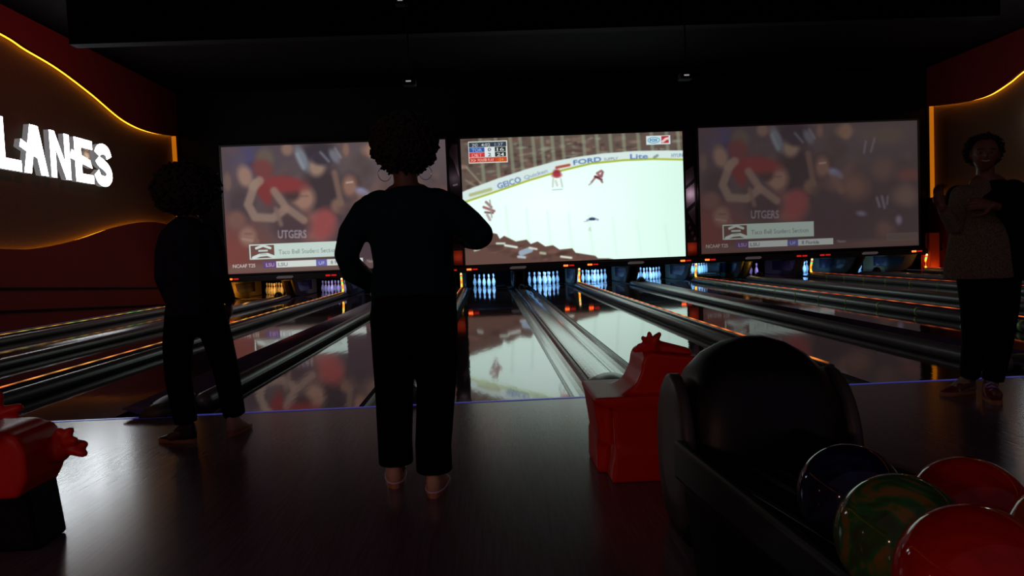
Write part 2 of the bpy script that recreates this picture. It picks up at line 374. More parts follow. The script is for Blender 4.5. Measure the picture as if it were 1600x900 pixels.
c.img = c.img*.80+np.array((100, 82, 80))*.20
u, v = c.q(426, 372); c.text(u, v, 13, 45, 'UTGERS', (190, 182, 194), .6, rot=-.03, blur=5)
u, v = c.q(380, 378); c.rect(u, v+3, u+147, v+27, (190, 208, 200)); c.rect(u+2, v+5, u+39, v+25, (104, 72, 66))
c.line([(386, 402), (396, 398), (408, 397), (418, 401)], 5, (200, 215, 208), 1); c.line([(391, 387), (402, 383), (413, 387)], 4, (196, 208, 200), 1)
c.rect(u+14, v+12, u+29, v+15, (188, 200, 194)); c.rect(u+16, v+18, u+27, v+20, (170, 184, 178))
c.text(u+46, v+20, 7, 92, 'Taco Bell Student Section', (118, 132, 128), .9, bold=False)
v2 = v+31
c.text(8, v2+8, 5.5, 35, 'NCAAF T25', (205, 198, 196), .9); c.rect(55, v2, 76, v2+10, (92, 70, 120)); c.text(60, v2+8, 5.5, 13, 'LSU', (196, 160, 190), .9)
c.rect(76, v2, 139, v2+10, (205, 212, 208)); c.text(79, v2+8, 5.5, 15, 'LSU', (120, 124, 128), .9); c.rect(139, v2, 156, v2+10, (100, 98, 170)); c.text(143, v2+8, 5, 9, 'UF', (180, 190, 214), .9)
c.rect(156, v2, 213, v2+10, (205, 212, 208)); c.text(162, v2+8, 5.5, 28, '8 Florida', (110, 116, 124), .9); c.text(219, v2+8, 5, 14, 'Noon', (160, 150, 146), .8)
c.rect(300, v2-4, 351, v2+8, (120, 108, 100), a=.6); c.rect(301, v2-3, 350, v2+7, (100, 84, 78), a=.9)
CROWD = c

# hockey picture (middle screen); values above 255 are brighter than the camera could hold
k = Canvas(720, 1067, 218, 205, 197)
k.img[:] = (96, 82, 74)
for i in range(420):
    g = rs.rand()
    k.blob(rs.rand()*347, rs.rand()*80, 2+rs.rand()*7, .8+rs.rand()*2.6, ((78, 58, 52), (146, 148, 132), (112, 84, 76), (150, 124, 108), (62, 48, 46))[rs.randint(5)], ang=-8+rs.rand()*10, soft=.5, a=.35+.4*g, raw=True)
for px in (752, 776, 799, 814, 834, 848, 864, 880, 913, 934, 955, 976, 999, 1020, 1044, 1062):
    k.line([(px-2, 205), (px+3, 300)], 5.5, (142, 152, 128), 2.5, .6)
k.line([(728, 262), (752, 290)], 3, (150, 156, 134), 2, .6); k.line([(726, 282), (756, 300)], 3, (140, 146, 126), 2, .5)
def below(pts):          # mask of everything under the polyline
    P = sorted(k.q(*p) for p in pts); yy = np.interp(k.X, [p[0] for p in P], [p[1] for p in P]); return np.clip((k.Y-yy)/1.2+.5, 0, 1)
btop = [(718, 301), (727, 297), (773, 280), (823, 264), (870, 251), (903, 245), (940, 240), (990, 236), (1030, 235), (1070, 235)]
bbot = [(718, 320), (730, 315), (767, 303), (823, 284), (877, 268), (923, 257), (973, 252), (1020, 250), (1070, 251)]
k.put(below(btop), (214, 232, 228))
ice = (232, 262, 249)
k.put(below([(x, y-3) for x, y in bbot]), (168, 180, 62)); k.put(below(bbot), ice)
dd = np.hypot((k.X-130)/150, (k.Y-110)/85); k.put(np.clip(1-dd, 0, 1)*below(bbot), (250, 272, 266), .8)
dd = np.clip((k.X-250)/100, 0, 1); k.put(dd*below(bbot), (206, 240, 226), .6)
def btext(px, py, h, wd, st, col, rot): u, v = k.q(px, py); k.text(u, v, h, wd, st, col, .9, rot=rot)
btext(776, 296, 9, 38, 'GEICO', (84, 110, 170), .27); btext(818, 282, 7, 38, 'Quicken', (138, 156, 184), .27)
btext(895, 258, 7.5, 44, 'FORD', (72, 108, 170), .09); btext(943, 251, 4, 22, 'SUPPLY', (120, 140, 160), .04)
btext(984, 249, 8, 28, 'Lite', (84, 118, 178), .0); btext(1049, 246, 6, 18, 'HYUN', (110, 140, 176), 0)
k.line([(868, 262), (888, 258)], 4, (170, 80, 60), 1.5); k.line([(732, 305), (764, 296)], 5, (160, 164, 96), 2, .7); k.line([(1022, 246), (1027, 243)], 4, (110, 130, 130), 2, .8)
for px in (786, 818, 851, 884, 916, 953, 992, 1036):
    k.line([(px, 322+(px-786)*.12), (px+5, 400)], 3, (205, 236, 222), 4, .45)
low = [(718, 352), (735, 358), (771, 366), (775, 374), (782, 369), (800, 378), (817, 375), (823, 382), (834, 378), (846, 386), (858, 384), (868, 391), (888, 389), (893, 396), (912, 399), (924, 401), (928, 405), (945, 405), (960, 408), (1000, 410), (1070, 410)]
k.put(below(low), (98, 72, 64))
for i in range(50):
    x = 724+rs.rand()*190; k.blob(x, 372+(x-724)*.16+rs.rand()*16, 3+rs.rand()*8, 1+rs.rand()*3, ((72, 50, 44), (128, 92, 82), (84, 60, 58))[rs.randint(3)], ang=-10, a=.5)
for p, wd, col in [([(770, 381), (782, 381)], 3, (210, 226, 214)), ([(783, 384), (801, 387)], 3.4, (222, 236, 226)), ([(808, 396), (822, 391)], 9, (150, 166, 182)), ([(803, 402), (813, 403)], 4, (176, 190, 200)),
                   ([(821, 388), (832, 390)], 3, (214, 222, 206)), ([(838, 396), (845, 397)], 4, (168, 176, 150)), ([(870, 402), (886, 404)], 3.2, (222, 232, 216)), ([(735, 392), (742, 390)], 3, (190, 200, 190))]:
    k.line(p, wd, col, 2)
k.blob(868, 271, 6, 6, (150, 46, 56)); k.blob(868, 274, 8, 4, (166, 60, 70), a=.8)
for p, wd, col in [([(862, 280), (861, 292)], 3, (196, 208, 200)), ([(874, 280), (876, 292)], 3, (196, 208, 200)), ([(860, 297), (876, 296)], 1, (130, 160, 150)), ([(866, 283), (868, 290)], 4, (210, 212, 208)),
                   ([(938, 267), (931, 271), (936, 275)], 3.4, (150, 86, 96)), ([(940, 269), (938, 276), (928, 277)], 4, (140, 84, 96)), ([(928, 276), (938, 281)], 3.2, (96, 30, 44)), ([(927, 279), (922, 285)], 3, (150, 96, 104)), ([(937, 282), (939, 285)], 3, (130, 90, 100)), ([(918, 289), (921, 287)], 2, (150, 150, 150)),
                   ([(756, 316), (764, 324)], 4, (140, 110, 112)), ([(752, 324), (768, 330)], 4, (150, 80, 84)), ([(754, 332), (766, 333)], 3, (90, 60, 66)), ([(757, 336), (761, 344)], 4, (170, 150, 150)), ([(762, 313), (764, 340)], 2, (150, 140, 140)),
                   ([(913, 345), (921, 341), (930, 344)], 3, (140, 150, 190)), ([(918, 343), (924, 343)], 3.6, (30, 34, 64)), ([(908, 347), (914, 346)], 1.4, (170, 180, 190)), ([(915, 361), (917, 356), (918, 362)], 1.2, (180, 196, 190))]:
    k.line(p, wd, col, 1.6, .9)
for _ in range(4):
    k.img[1:-1, 1:-1] = (k.img[1:-1, 1:-1]*2+k.img[:-2, 1:-1]+k.img[2:, 1:-1]+k.img[1:-1, :-2]+k.img[1:-1, 2:])/6
u, v = k.q(732, 222)
k.rect(u, v, u+60.5, v+34, (214, 222, 208)); k.rect(u+1, v+1.5, u+59, v+9, (52, 60, 74)); k.rect(u+1, v+9.6, u+25, v+16.8, (52, 84, 160)); k.rect(u+25, v+9.6, u+41, v+24.5, (218, 228, 230))
k.rect(u+41, v+9.6, u+58, v+16.6, (36, 42, 46)); k.rect(u+41, v+17.4, u+58, v+24.5, (36, 42, 46)); k.rect(u+1, v+17.4, u+25, v+24.5, (196, 54, 58)); k.rect(u+1, v+25.4, u+59, v+32.5, (186, 60, 48)); k.rect(u+41, v+26, u+58, v+32, (200, 92, 40), a=.6)
for du, dv, h, wd, st, col in [(6, 8, 4.6, 9, '2ND', (205, 214, 212)), (20, 8, 4.6, 14, '4:02', (215, 222, 220)), (41, 8, 4.6, 13, '1:37', (168, 184, 196)), (5, 16, 5, 16, 'TOR', (160, 184, 220)), (30, 16, 5.4, 5, '0', (70, 76, 80)),
    (44, 15.8, 5, 11, '16', (220, 228, 220)), (5, 23.8, 5, 16, 'DET', (236, 176, 176)), (30, 23.8, 5.4, 5, '2', (70, 76, 80)), (44, 23.8, 5, 11, '24', (220, 228, 220)), (14, 31.6, 4.6, 25, 'POWER PLAY', (236, 190, 180)), (3, 31.6, 4.6, 8, '>>', (236, 190, 180)), (46, 31.4, 4.6, 8, ':24', (236, 150, 60))]:
    k.text(u+du, v+dv, h, wd, st, col, .95)
u, v = k.q(1010, 212.5)
k.rect(u, v, u+38, v+14, (206, 224, 226)); k.rect(u+24, v+1, u+35.5, v+12, (178, 50, 56)); k.line([(1036, 221), (1041, 217), (1045, 216)], 4, (226, 196, 196), 1)
k.blob(u+12, v+7, 9.8, 5, (96, 150, 176), soft=.1, raw=True); k.blob(u+12, v+7, 8.6, 4, (190, 220, 226), soft=.1, raw=True); k.text(u+6, v+9.4, 4.8, 12, 'FOX', (48, 96, 150), 1)
HOCKEY = k

SY = 21.3
def screen(name_l, x0, x1, z0, z1, pic, m, label):
    t = thing('projection_screen', label, 'screen', ((x0+x1)/2, SY, z0))
    me = pic if isinstance(pic, bpy.types.Mesh) else pic.mesh('picture', -(x1-x0)/2, (x1-x0)/2, 0, 0, z1-z0)
    o = bpy.data.objects.new('picture', me); COL.objects.link(o); o.parent = t; me.materials.clear(); me.materials.append(m)
    w_, h_ = (x1-x0)/2, z1-z0; f = .05
    obj('screen_frame', B(((-w_-f, .01, -f), (w_+f, .08, h_+f)), ((-w_-f, -.03, -f), (-w_, .01, h_+f)), ((w_, -.03, -f), (w_+f, .01, h_+f)), ((-w_, -.03, h_), (w_, .01, h_+f)), ((-w_, -.03, -f), (w_, .01, 0))), M['frame'], t, bevel=.005)
    return t
screen('l', -7.21, -1.02, .76, 4.27, CROWD, picture_mat('crowd_picture', 1.0), 'left projection screen showing cheering sports fans, partly behind the man')
screen('m', -0.60, 5.65, .74, 4.26, HOCKEY, picture_mat('hockey_picture', 1.0), 'middle projection screen showing an ice hockey rink, the brightest screen')
screen('r', 6.10, 12.40, .78, 4.33, CROWD, picture_mat('faded_crowd_picture', .36, (.012, .008, .008)), 'right projection screen showing the same crowd, dim and washed out')

# ------------------------------------------------------------------ lanes
LX = [-6.64, -4.86, -3.30, -1.52, .04, 1.82, 3.38, 5.16, 6.72, 8.50, 10.06, 11.84]
LW = .533; LEND = 24.95
where = ['nearest the left red wall', 'second from the left wall, behind the denim jacket', 'third from the left wall, crossed by the walking legs',
         'just left of the man in the teal sweater', 'just right of the man, reflecting the hockey screen', 'behind the red ramp, reflecting the hockey screen',
         'right of the black ball return hood', 'fourth right of the man, passing the woman\'s feet', 'fifth right of the man, with the pins being swept',
         'sixth right of the man, under the dim right screen', 'second from the right wall', 'nearest the right wall']
for i, x in enumerate(LX):
    t = thing('bowling_lane', 'polished bowling lane, '+where[i], 'bowling lane', (x, FOUL, 0))
    obj('lane_surface', B(((-LW, 0, -.12), (LW, LEND-FOUL-1.5, 0))), M['lane'], t)
    obj('pin_deck_edge', B(((-LW+.002, 16.6, -.01), (LW-.002, 16.72, .002))), M['deckedge'], t)
    obj('pin_deck', B(((-LW, LEND-FOUL-1.5, -.12), (LW, LEND-FOUL, .0))), M['lane'], t)

# dividers
ys = (FOUL, 24.6)
GW = .235
def trough(bm, xc, hw, y0, y1, depth=.075, n=8):
    pr = [(xc+hw*math.cos(math.pi*k/n), -.004-depth*math.sin(math.pi*k/n)) for k in range(n+1)]
    pr += [(xc-hw, -.11), (xc+hw, -.11)]
    prism(bm, pr, Y_, y0, y1)
def led_mat():
    m = bpy.data.materials.new('rail_light_strip'); m.use_nodes = True; nt = m.node_tree; b = nt.nodes['Principled BSDF']
    b.inputs['Base Color'].default_value = (.02, .01, .01, 1)
    g = nt.nodes.new('ShaderNodeNewGeometry'); sp = nt.nodes.new('ShaderNodeSeparateXYZ'); nt.links.new(g.outputs['Position'], sp.inputs[0])
    # colour along the strip
    a = nt.nodes.new('ShaderNodeMath'); a.operation = 'MULTIPLY_ADD'; a.inputs[1].default_value = .028; a.inputs[2].default_value = 0
    nt.links.new(sp.outputs['X'], a.inputs[0])
    n = nt.nodes.new('ShaderNodeTexNoise'); n.noise_dimensions = '3D'; n.inputs['Scale'].default_value = .9; nt.links.new(g.outputs['Position'], n.inputs['Vector'])
    ad = nt.nodes.new('ShaderNodeMath'); ad.operation = 'SUBTRACT'; nt.links.new(n.outputs[0], ad.inputs[0]); nt.links.new(a.outputs[0], ad.inputs[1])
    rp = nt.nodes.new('ShaderNodeValToRGB'); e = rp.color_ramp.elements
    e[0].position = .15; e[0].color = (.75, .05, .01, 1); e[1].position = .95; e[1].color = (.15, .75, .12, 1)
    for p, cc in ((.4, (.95, .16, .03, 1)), (.62, (1, .36, .05, 1)), (.78, (.95, .5, .06, 1))):
        q = rp.color_ramp.elements.new(p); q.color = cc
    nt.links.new(ad.outputs[0], rp.inputs[0]); nt.links.new(rp.outputs[0], b.inputs['Emission Color'])
    # dashes
    d = nt.nodes.new('ShaderNodeMath'); d.operation = 'MULTIPLY'; d.inputs[1].default_value = 14.0; nt.links.new(sp.outputs['Y'], d.inputs[0])
    s = nt.nodes.new('ShaderNodeMath'); s.operation = 'SINE'; nt.links.new(d.outputs[0], s.inputs[0])
    m2 = nt.nodes.new('ShaderNodeMath'); m2.operation = 'MULTIPLY_ADD'; m2.inputs[1].default_value = .38; m2.inputs[2].default_value = .62
    nt.links.new(s.outputs[0], m2.inputs[0]); nt.links.new(m2.outputs[0], b.inputs['Emission Strength'])
    return m
M['led'] = led_mat()
def post_led_mat():
    m = mat('post_light_strip', (.02, .02, .02), .5); nt = m.node_tree; b = nt.nodes['Principled BSDF']
    g = nt.nodes.new('ShaderNodeNewGeometry'); sp = nt.nodes.new('ShaderNodeSeparateXYZ'); nt.links.new(g.outputs['Position'], sp.inputs[0])
    rp = nt.nodes.new('ShaderNodeValToRGB'); rp.color_ramp.interpolation = 'CONSTANT'; e = rp.color_ramp.elements
    e[0].position = 0; e[0].color = (1, .30, .02, 1); e[1].position = .9; e[1].color = (.9, .7, .3, 1)
    for p, cc in ((.22, (1, .5, .05, 1)), (.42, (1, .2, .02, 1)), (.58, (1, .42, .03, 1)), (.72, (.05, .8, .2, 1)), (.80, (.9, .12, .02, 1))):
        q = e.new(p); q.color = cc
    mp = nt.nodes.new('ShaderNodeMath'); mp.operation = 'MULTIPLY'; mp.inputs[1].default_value = 1.9
    nt.links.new(sp.outputs['Z'], mp.inputs[0]); nt.links.new(mp.outputs[0], rp.inputs[0]); nt.links.new(rp.outputs[0], b.inputs['Emission Color'])
    b.inputs['Emission Strength'].default_value = 1.8
    return m
M['post_led'] = post_led_mat()
NX = [(-7.42, 'nearest the red left wall'), (-4.08, 'passing behind the denim jacket'), (-.74, 'running up behind the man in teal'), (2.60, 'ending behind the black ball return'),
      (5.94, 'under the gap right of the hockey screen'), (9.28, 'second from the right wall'), (12.62, 'nearest the right wall')]
for x, ph in NX:
    t = thing('bumper_rail', 'bumper rail with a light strip on top, '+ph, 'bumper rail', (x, 0, 0))
    y0, y1 = ys
    for s in (-1, 1):
        if (x < -7 and s < 0) or (x > 12.5 and s > 0): continue
        bm = bmesh.new(); trough(bm, s*(.015+.115), .113, y0, LEND); obj('gutter', bm, M['gutter'], t, smooth=False)
        if s != (-1 if x > 0 else 1): continue       # the tube stands on the side towards the middle of the hall
        bm = bmesh.new(); tube(bm, [(s*.108, y0+.25, .05), (s*.108, 21.2, .05)], .064, 20); obj('bumper_tube', bm, M['bumper'], t, smooth=True)
        if x > 5:
            for k2 in range(13):
                yy = 8.0+k2*1.0; bm = bmesh.new(); tube(bm, [(s*.108, yy, .05), (s*.108, yy+.05, .05)], 0.0665, 14, round_ends=False); obj('bumper_clip', bm, M['clip'], t, smooth=True)
    bm = bmesh.new(); prism(bm, [(-.03, -.11), (.03, -.11), (.03, .12), (.018, .132), (-.018, .132), (-.03, .12)], Y_, y0+.15, 21.5)
    prism(bm, [(-.03, -.11), (.03, -.11), (.03, .0), (-.03, .0)], Y_, y0, y0+.149); obj('rail', bm, M['rail'], t)
    obj('light_strip', B(((-.010, y0+.2, .134), (.010, 21.3, .140))), M['led'], t)
    bm = bmesh.new(); pts = [(0, 21.32, .13), (0, 21.38, .17), (0, 21.38, .28), (0, 21.34, .36), (0, 21.28, .5)]; tube(bm, pts, .028, 8); obj('light_post', bm, M['post_led'], t)
WX = [(-5.75, 'nearest the left wall'), (-2.41, 'left of the man in teal'), (.93, 'in line with the red ramp'), (4.27, 'above the black ball return'),
      (7.61, 'second right of the ball return'), (10.95, 'nearest the right wall')]
for x, ph in WX:
    t = thing('ball_track_divider', 'wide capped lane divider with two gutters, '+ph, 'lane divider', (x, 0, 0))
    y0, y1 = ys; low = abs(x-.93) < .1
    for s in (-1, 1):
        bm = bmesh.new(); trough(bm, s*(.12+GW/2), GW/2-.002, y0, LEND); obj('gutter', bm, M['gutter_gloss'] if low else M['gutter'], t)
        if not low and s == (-1 if x > 0 else 1):
            bm = bmesh.new(); tube(bm, [(s*.20, y0+.3, .045), (s*.20, 21.2, .045)], .066, 20); obj('bumper_tube', bm, M['bumper'], t, smooth=True)
    hz = .03 if low else .09
    n = 10; cw = .12 if low else .22; cc0 = 0 if low else (.07 if x > 0 else -.07); pr = [(cc0+cw*math.cos(math.pi*q/n), hz-.03+.03*math.sin(math.pi*q/n)) for q in range(n+1)]+[(-.119, -.0), (-.119, -.11), (.119, -.11), (.119, -.0)]
    bm = bmesh.new(); prism(bm, pr, Y_, y0+.02, 21.6); obj('cap', bm, M['cap'] if low else M['capviolet'], t, smooth=not low)
    bm = bmesh.new(); ball(bm, (0, 20.9, hz), .12, 20, (1, 1, 1.15)); obj('end_dome', bm, M['blackgloss'], t, smooth=True)
    # hood over the end of the ball track at the foul line
    bm = bmesh.new(); rings = []
    for q in range(13):
        f = q/12; yy = FOUL-.06+f*.75; hh = .035+.085*math.sin(min(1, (f+.12)*1.0)*math.pi)**.6; ww = .135+.02*math.sin(f*math.pi)
        rings.append([(ww*math.cos(a), yy, max(0.004, hh*math.sin(a))) for a in [math.pi*j/12 for j in range(13)]])
    loft(bm, rings); obj('track_hood', bm, M['grey_side'] if not low else M['bumper'], t, smooth=True)

# ------------------------------------------------------------------ masking, pinsetters
MY = 21.22
ML = ['under the left screen', 'under the middle screen', 'under the right screen']
for i, (x0, x1) in enumerate(((-7.42, -.80), (-.80, 5.88), (5.88, 12.62))):
    t = thing('masking_unit', 'black masking panel with small red indicator lights, '+ML[i], 'masking panel', ((x0+x1)/2, MY, .53))
    w_ = (x1-x0)/2-.004
    obj('fascia', B(((-w_, 0, 0), (w_, .30, .158))), M['frame'], t, bevel=.008)
    for k2 in (.25, .75) if i else (.27,):
        xx = -w_+2*w_*k2; bm = bmesh.new(); prism(bm, [(xx-.22, .05), (xx+.18, .05), (xx+.24, .085), (xx+.2, .12), (xx-.18, .12), (xx-.24, .085)], Y_, -.012, -.001); obj('maker_plaque', bm, M['plaque'], t)
        bm = bmesh.new(); tube(bm, [(xx-.17+q*.02, -.014, .075+.018*(q % 2)) for q in range(18)], .004, 5, round_ends=False)
        obj('plaque_script', bm, M['kick'], t)
IND = [(-7.05, 1), (-4.35, 0), (-3.80, 0), (-1.0, 0), (-.42, 1), (2.30, 1), (2.98, 1), (5.62, 1), (6.32, 1), (8.95, 0), (9.62, 0), (12.28, 1)]
for x, br in IND:
    t = None
    par = [o for o in COL.objects if o.name.startswith('masking_unit')]
    p = min(par, key=lambda o: abs(o.location.x-x)); lx = x-p.location.x
    ho = obj('indicator', B(((lx-.17, -.03, .05), (lx+.17, -.001, .12))), M['frame'], p)
    obj('bright_light', B(((lx-.15, -.036, .062), (lx-.02, -.0301, .108))), M['red_led'] if br else M['red_dim'], ho)
    obj('dim_light', B(((lx+.01, -.036, .066), (lx+.15, -.0301, .104))), M['red_dim'], ho)

# kickback side plates between the pin decks
def kick_profile():
    return [(21.75, .57), (24.9, .57), (24.9, 0.0), (22.7, 0.0), (22.35, .05), (22.15, .16), (22.0, .32), (21.88, .45)]
for idx, (x, ph) in enumerate(NX):
    t = thing('pin_deck_wall', 'thin side wall at the far end of the rail '+ph, 'side wall', (x, 0, 0))
    m_ = M['cream'] if idx in (0, 6) else M['kick']
    bm = bmesh.new(); prism(bm, kick_profile(), X_, -.035, .035); obj('side_plate', bm, m_, t)
    bm = bmesh.new(); prism(bm, [(22.75, .14), (24.2, .14), (24.2, .44), (22.35, .44), (22.5, .25)], X_, -.045, .045); obj('inset_panel', bm, M['rail'], t)
for idx, (x, ph) in enumerate(WX):
    t = thing('pin_deck_box', 'hollow box at the far end of the wide divider '+ph, 'side wall', (x, 0, 0))
    m_ = M['cream'] if idx == 0 else M['kick']
    for s in (-1, 1):
        bm = bmesh.new(); prism(bm, kick_profile(), X_, s*.13-.025, s*.13+.025); obj('side_plate', bm, m_, t)
        bm = bmesh.new(); prism(bm, [(22.75, .14), (24.2, .14), (24.2, .44), (22.35, .44), (22.5, .25)], X_, s*.13-.034, s*.13+.034); obj('inset_panel', bm, M['rail'], t)
    obj('top_plate', B(((-.104, 21.8, .50), (.104, 24.8, .56))), m_, t)
struct('wall_pit', B(((XL, 25.0, -.1), (XR, 25.1, 4.4))), M['pitblack'], 'black curtain wall behind the pins', 'wall')
struct('ceiling_pit', B(((XL, 21.56, .60), (XR, 25.0, .66))), M['pitblack'], 'black underside of the pinsetters', 'ceiling')
struct('floor_pit_edge', B(((XL, FOUL, -.11), (-7.66, 25.0, -.01)), ((12.66, FOUL, -.11), (XR, 25.0, -.01))), M['black'], 'black floor strips between the outer lanes and the side walls', 'floor')

# pins
prof = [(.0001, 0), (.026, 0), (.034, .012), (.046, .05), (.0575, .09), (.0605, .115), (.058, .15), (.047, .19), (.033, .225), (.0245, .25), (.0235, .262), (.0232, .276), (.0238, .29), (.027, .31), (.0315, .335), (.0315, .35), (.026, .368), (.014, .379), (.0001, .381)]
bm = bmesh.new(); lathe(bm, prof, 20)
for f in bm.faces:
    z = f.calc_center_median().z
    if .250 < z < .262 or .276 < z < .291: f.material_index = 1
PIN = bpy.data.meshes.new('bowling_pin'); bm.to_mesh(PIN); bm.free(); PIN.materials.append(M['pin']); PIN.materials.append(M['pinred'])
for p in PIN.polygons: p.use_smooth = True
rack = [(0, 0), (-.1524, .264), (.1524, .264), (-.305, .528), (0, .528), (.305, .528), (-.457, .792), (-.1524, .792), (.1524, .792), (.457, .792)]
PY = 23.75
ROWN = ['front pin', 'second-row left pin', 'second-row right pin', 'third-row left pin', 'third-row middle pin', 'third-row right pin', 'back-row left end pin', 'back-row inner left pin', 'back-row inner right pin', 'back-row right end pin']
lane_lab = ['the amber-lit rack', 'the purple-lit rack', 'the rack behind the raised elbow', 'the rack behind the man in teal', 'the short rack just right of the man', 'the blue rack second right of the man',
            'the blue rack third right of the man', 'the blue rack fourth right of the man', 'the lifted pins in the sweeper', 'the dim purple pins', 'the blue pins under the dim screen', 'the blue pins nearest the right wall']
skip = {4: [5, 9], 9: [0, 1, 3, 4, 5, 6, 9], 10: [0, 1, 4, 5, 7, 8], 11: [0, 1, 2, 4, 7, 8, 3]}
first = None
for i, x in enumerate(LX):
    lb = lane_lab[i]
    for j, (dx, dy) in enumerate(rack):
        if j in skip.get(i, []): continue
        o = bpy.data.objects.new('bowling_pin', PIN); COL.objects.link(o)
        o.location = (x+dx, PY+dy, 0.0)
        if i == 8: o.location.z = .135; 
        tag(o, 'white bowling pin: '+ROWN[j]+' of '+lb, 'bowling pin', 'pins of '+lb)
# sweep bar and pin table on the fifth lane
t = thing('pin_sweeper', 'dark sweep bar and pin table lifting pins, right of the hockey screen', 'pinsetter', (LX[8], 23.3, 0))
obj('sweep_bar', B(((-.5, -.04, .004), (.5, .0, .10))), M['kick'], t, bevel=.01)
obj('table', B(((-.52, .25, .11), (.52, 1.4, .135))), M['grey_side'], t)
for s in (-1, 1): obj('arm', B(((s*.5-.02, -.04, .1), (s*.5+.02, 1.4, .5))), M['blackgloss'], t)
# lights over the pin decks
deck = [((1, .45, .08), 5.5), ((.5, .45, 1), 4.5), ((.4, .5, 1), 4), ((.3, .55, 1), 9), ((.22, .53, 1), 16), ((.22, .53, 1), 20), ((.22, .53, 1), 20), ((.22, .53, 1), 18), ((.2, .55, 1), 14), ((.45, .35, 1), 5), ((.22, .53, 1), 16), ((.22, .53, 1), 16)]
for x, (c_, e) in zip(LX, deck):
    area('pin_deck_light', (x, 22.9, .57), .9, e*.42, c_, (x, 24.15, .12), .06, math.radians(70))
point('pit_amber_light', (-7.1, 22.3, .3), 3.5, (1, .42, .05), .04)
point('pit_amber_light', (-5.75, 21.5, .4), 1.6, (1, .40, .05), .04)
point('pit_amber_light', (7.6, 21.9, .4), 1.0, (1, .45, .08), .04)
point('pit_amber_light', (12.2, 21.6, .35), 1.4, (1, .5, .15), .04)

# wall art between the screens
def mural(x0, x1, label, shapes, base):
    t = thing('wall_mural', label, 'mural', ((x0+x1)/2, 21.46, .74)); w_ = (x1-x0)/2
    obj('board', B(((-w_, 0, 0), (w_, .03, 3.56))), M['mural'], t)
    obj('lower_board', B(((-w_+.03, -.012, 0), (w_-.03, 0, base))), M['orange'], t)
    for sh in shapes:
        bm = bmesh.new(); prism(bm, [((a-.5)*2*w_, b) for a, b in sh], Y_, -.01, -.0005); obj('painted_shape', bm, M['mural_fill'], t)
mural(5.71, 6.05, 'dark mural with a film strip shape between the middle and right screens',
      [[(.12, 2.0), (.12, 2.42), (.8, 2.56), (.85, 2.2)], [(.12, 1.35), (.12, 1.9), (.85, 2.08), (.85, 1.55)], [(.25, 1.25), (.85, 1.42), (.85, .85)],
       [(.1, .98), (.25, 1.04), (.35, .96), (.2, .9)], [(.25, .82), (.42, .88), (.5, .8), (.33, .74)], [(.45, .66), (.62, .72), (.7, .64), (.53, .58)], [(.65, .5), (.8, .56), (.88, .48), (.73, .42)]], .38)
mural(-.96, -.65, 'dark mural with a rounded face shape between the left and middle screens',
      [[(.1, 3.25), (.4, 3.4), (.85, 3.4), (.9, 2.5), (.7, 2.7), (.45, 2.95), (.1, 3.1)], [(.3, 2.28), (.75, 2.31), (.75, 2.26), (.3, 2.23)], [(.4, 1.6), (.9, 1.5), (.9, 1.7), (.6, 1.9)]], .42)
t = thing('red_column', 'orange-red column at the right end of the lanes, left of the woman', 'column', (12.85, 21.3, 0))
obj('shaft', B(((-.13, 0, 0), (.16, .22, 1.12))), M['orange'], t, bevel=.02)
obj('side_pipe', B(((-.32, .05, 0), (-.22, .12, .5))), M['redplastic'], t, bevel=.01)
bm = bmesh.new(); lathe(bm, [(.0001, 0), (.05, 0), (.05, .03), (.0001, .05)], 12, (.0, -.12, .0)); obj('uplight', bm, mat('amber_lens', (.3, .2, .05), .4, emit=(1, .5, .08), es=3), t)
point('column_uplight', (12.85, 21.05, .12), 1.3, (1, .38, .10), .03)
area('mural_fill', (5.88, 21.25, .95), .12, .11, (1, .5, .35), (5.88, 21.46, 1.1))  # fill lamps added in front of both murals to make them show
area('mural_fill', (5.88, 21.25, 2.5), .12, .5, (1, .85, .95), (5.88, 21.46, 2.5))
area('mural_fill', (-.81, 21.25, 3.2), .12, .4, (1, .85, .95), (-.81, 21.46, 3.2))
area('mural_fill', (-.81, 21.25, .95), .12, .11, (1, .5, .35), (-.81, 21.46, 1.1))

# ------------------------------------------------------------------ illuminated sign letters
def stroke(pts, wd):
    P = [Vector(p) for p in pts]; L, Rr = [], []
    for i, p in enumerate(P):
        t = (P[min(i+1, len(P)-1)]-P[max(i-1, 0)]).normalized(); n = Vector((-t.y, t.x)); L.append(tuple(p+n*wd/2)); Rr.append(tuple(p-n*wd/2))
    return L, Rr
Sp = [(.74, .70), (.66, .84), (.48, .89), (.28, .84), (.18, .70), (.26, .58), (.48, .50), (.66, .40), (.72, .26), (.60, .14), (.42, .11), (.24, .15), (.12, .30)]
GLY = {
 'L': [[(0, 0), (.82, 0), (.82, .22), (0, .22)], [(0, .22), (.32, .22), (.32, 1), (0, 1)]],
 'A': [[(0, 0), (.27, 0), (.55, 1), (.30, 1)], [(.64, 0), (.93, 0), (.62, 1), (.42, 1), (.40, .75)], [(-.12, .50), (.66, .30), (.64, .46), (-.06, .66)]],
 'N': [[(0, 0), (.23, 0), (.23, 1), (0, 1)], [(.63, 0), (.86, 0), (.86, 1), (.63, 1)], [(0, 1), (.22, 1), (.86, 0), (.64, 0)]],
 'E': [[(.06, 0), (.34, 0), (.34, 1), (.06, 1)], [(.34, 0), (.84, 0), (.84, .20), (.34, .20)], [(.34, .80), (.84, .80), (.84, 1), (.34, 1)], [(-.14, .50), (.80, .36), (.72, .54), (-.06, .70)]],
}
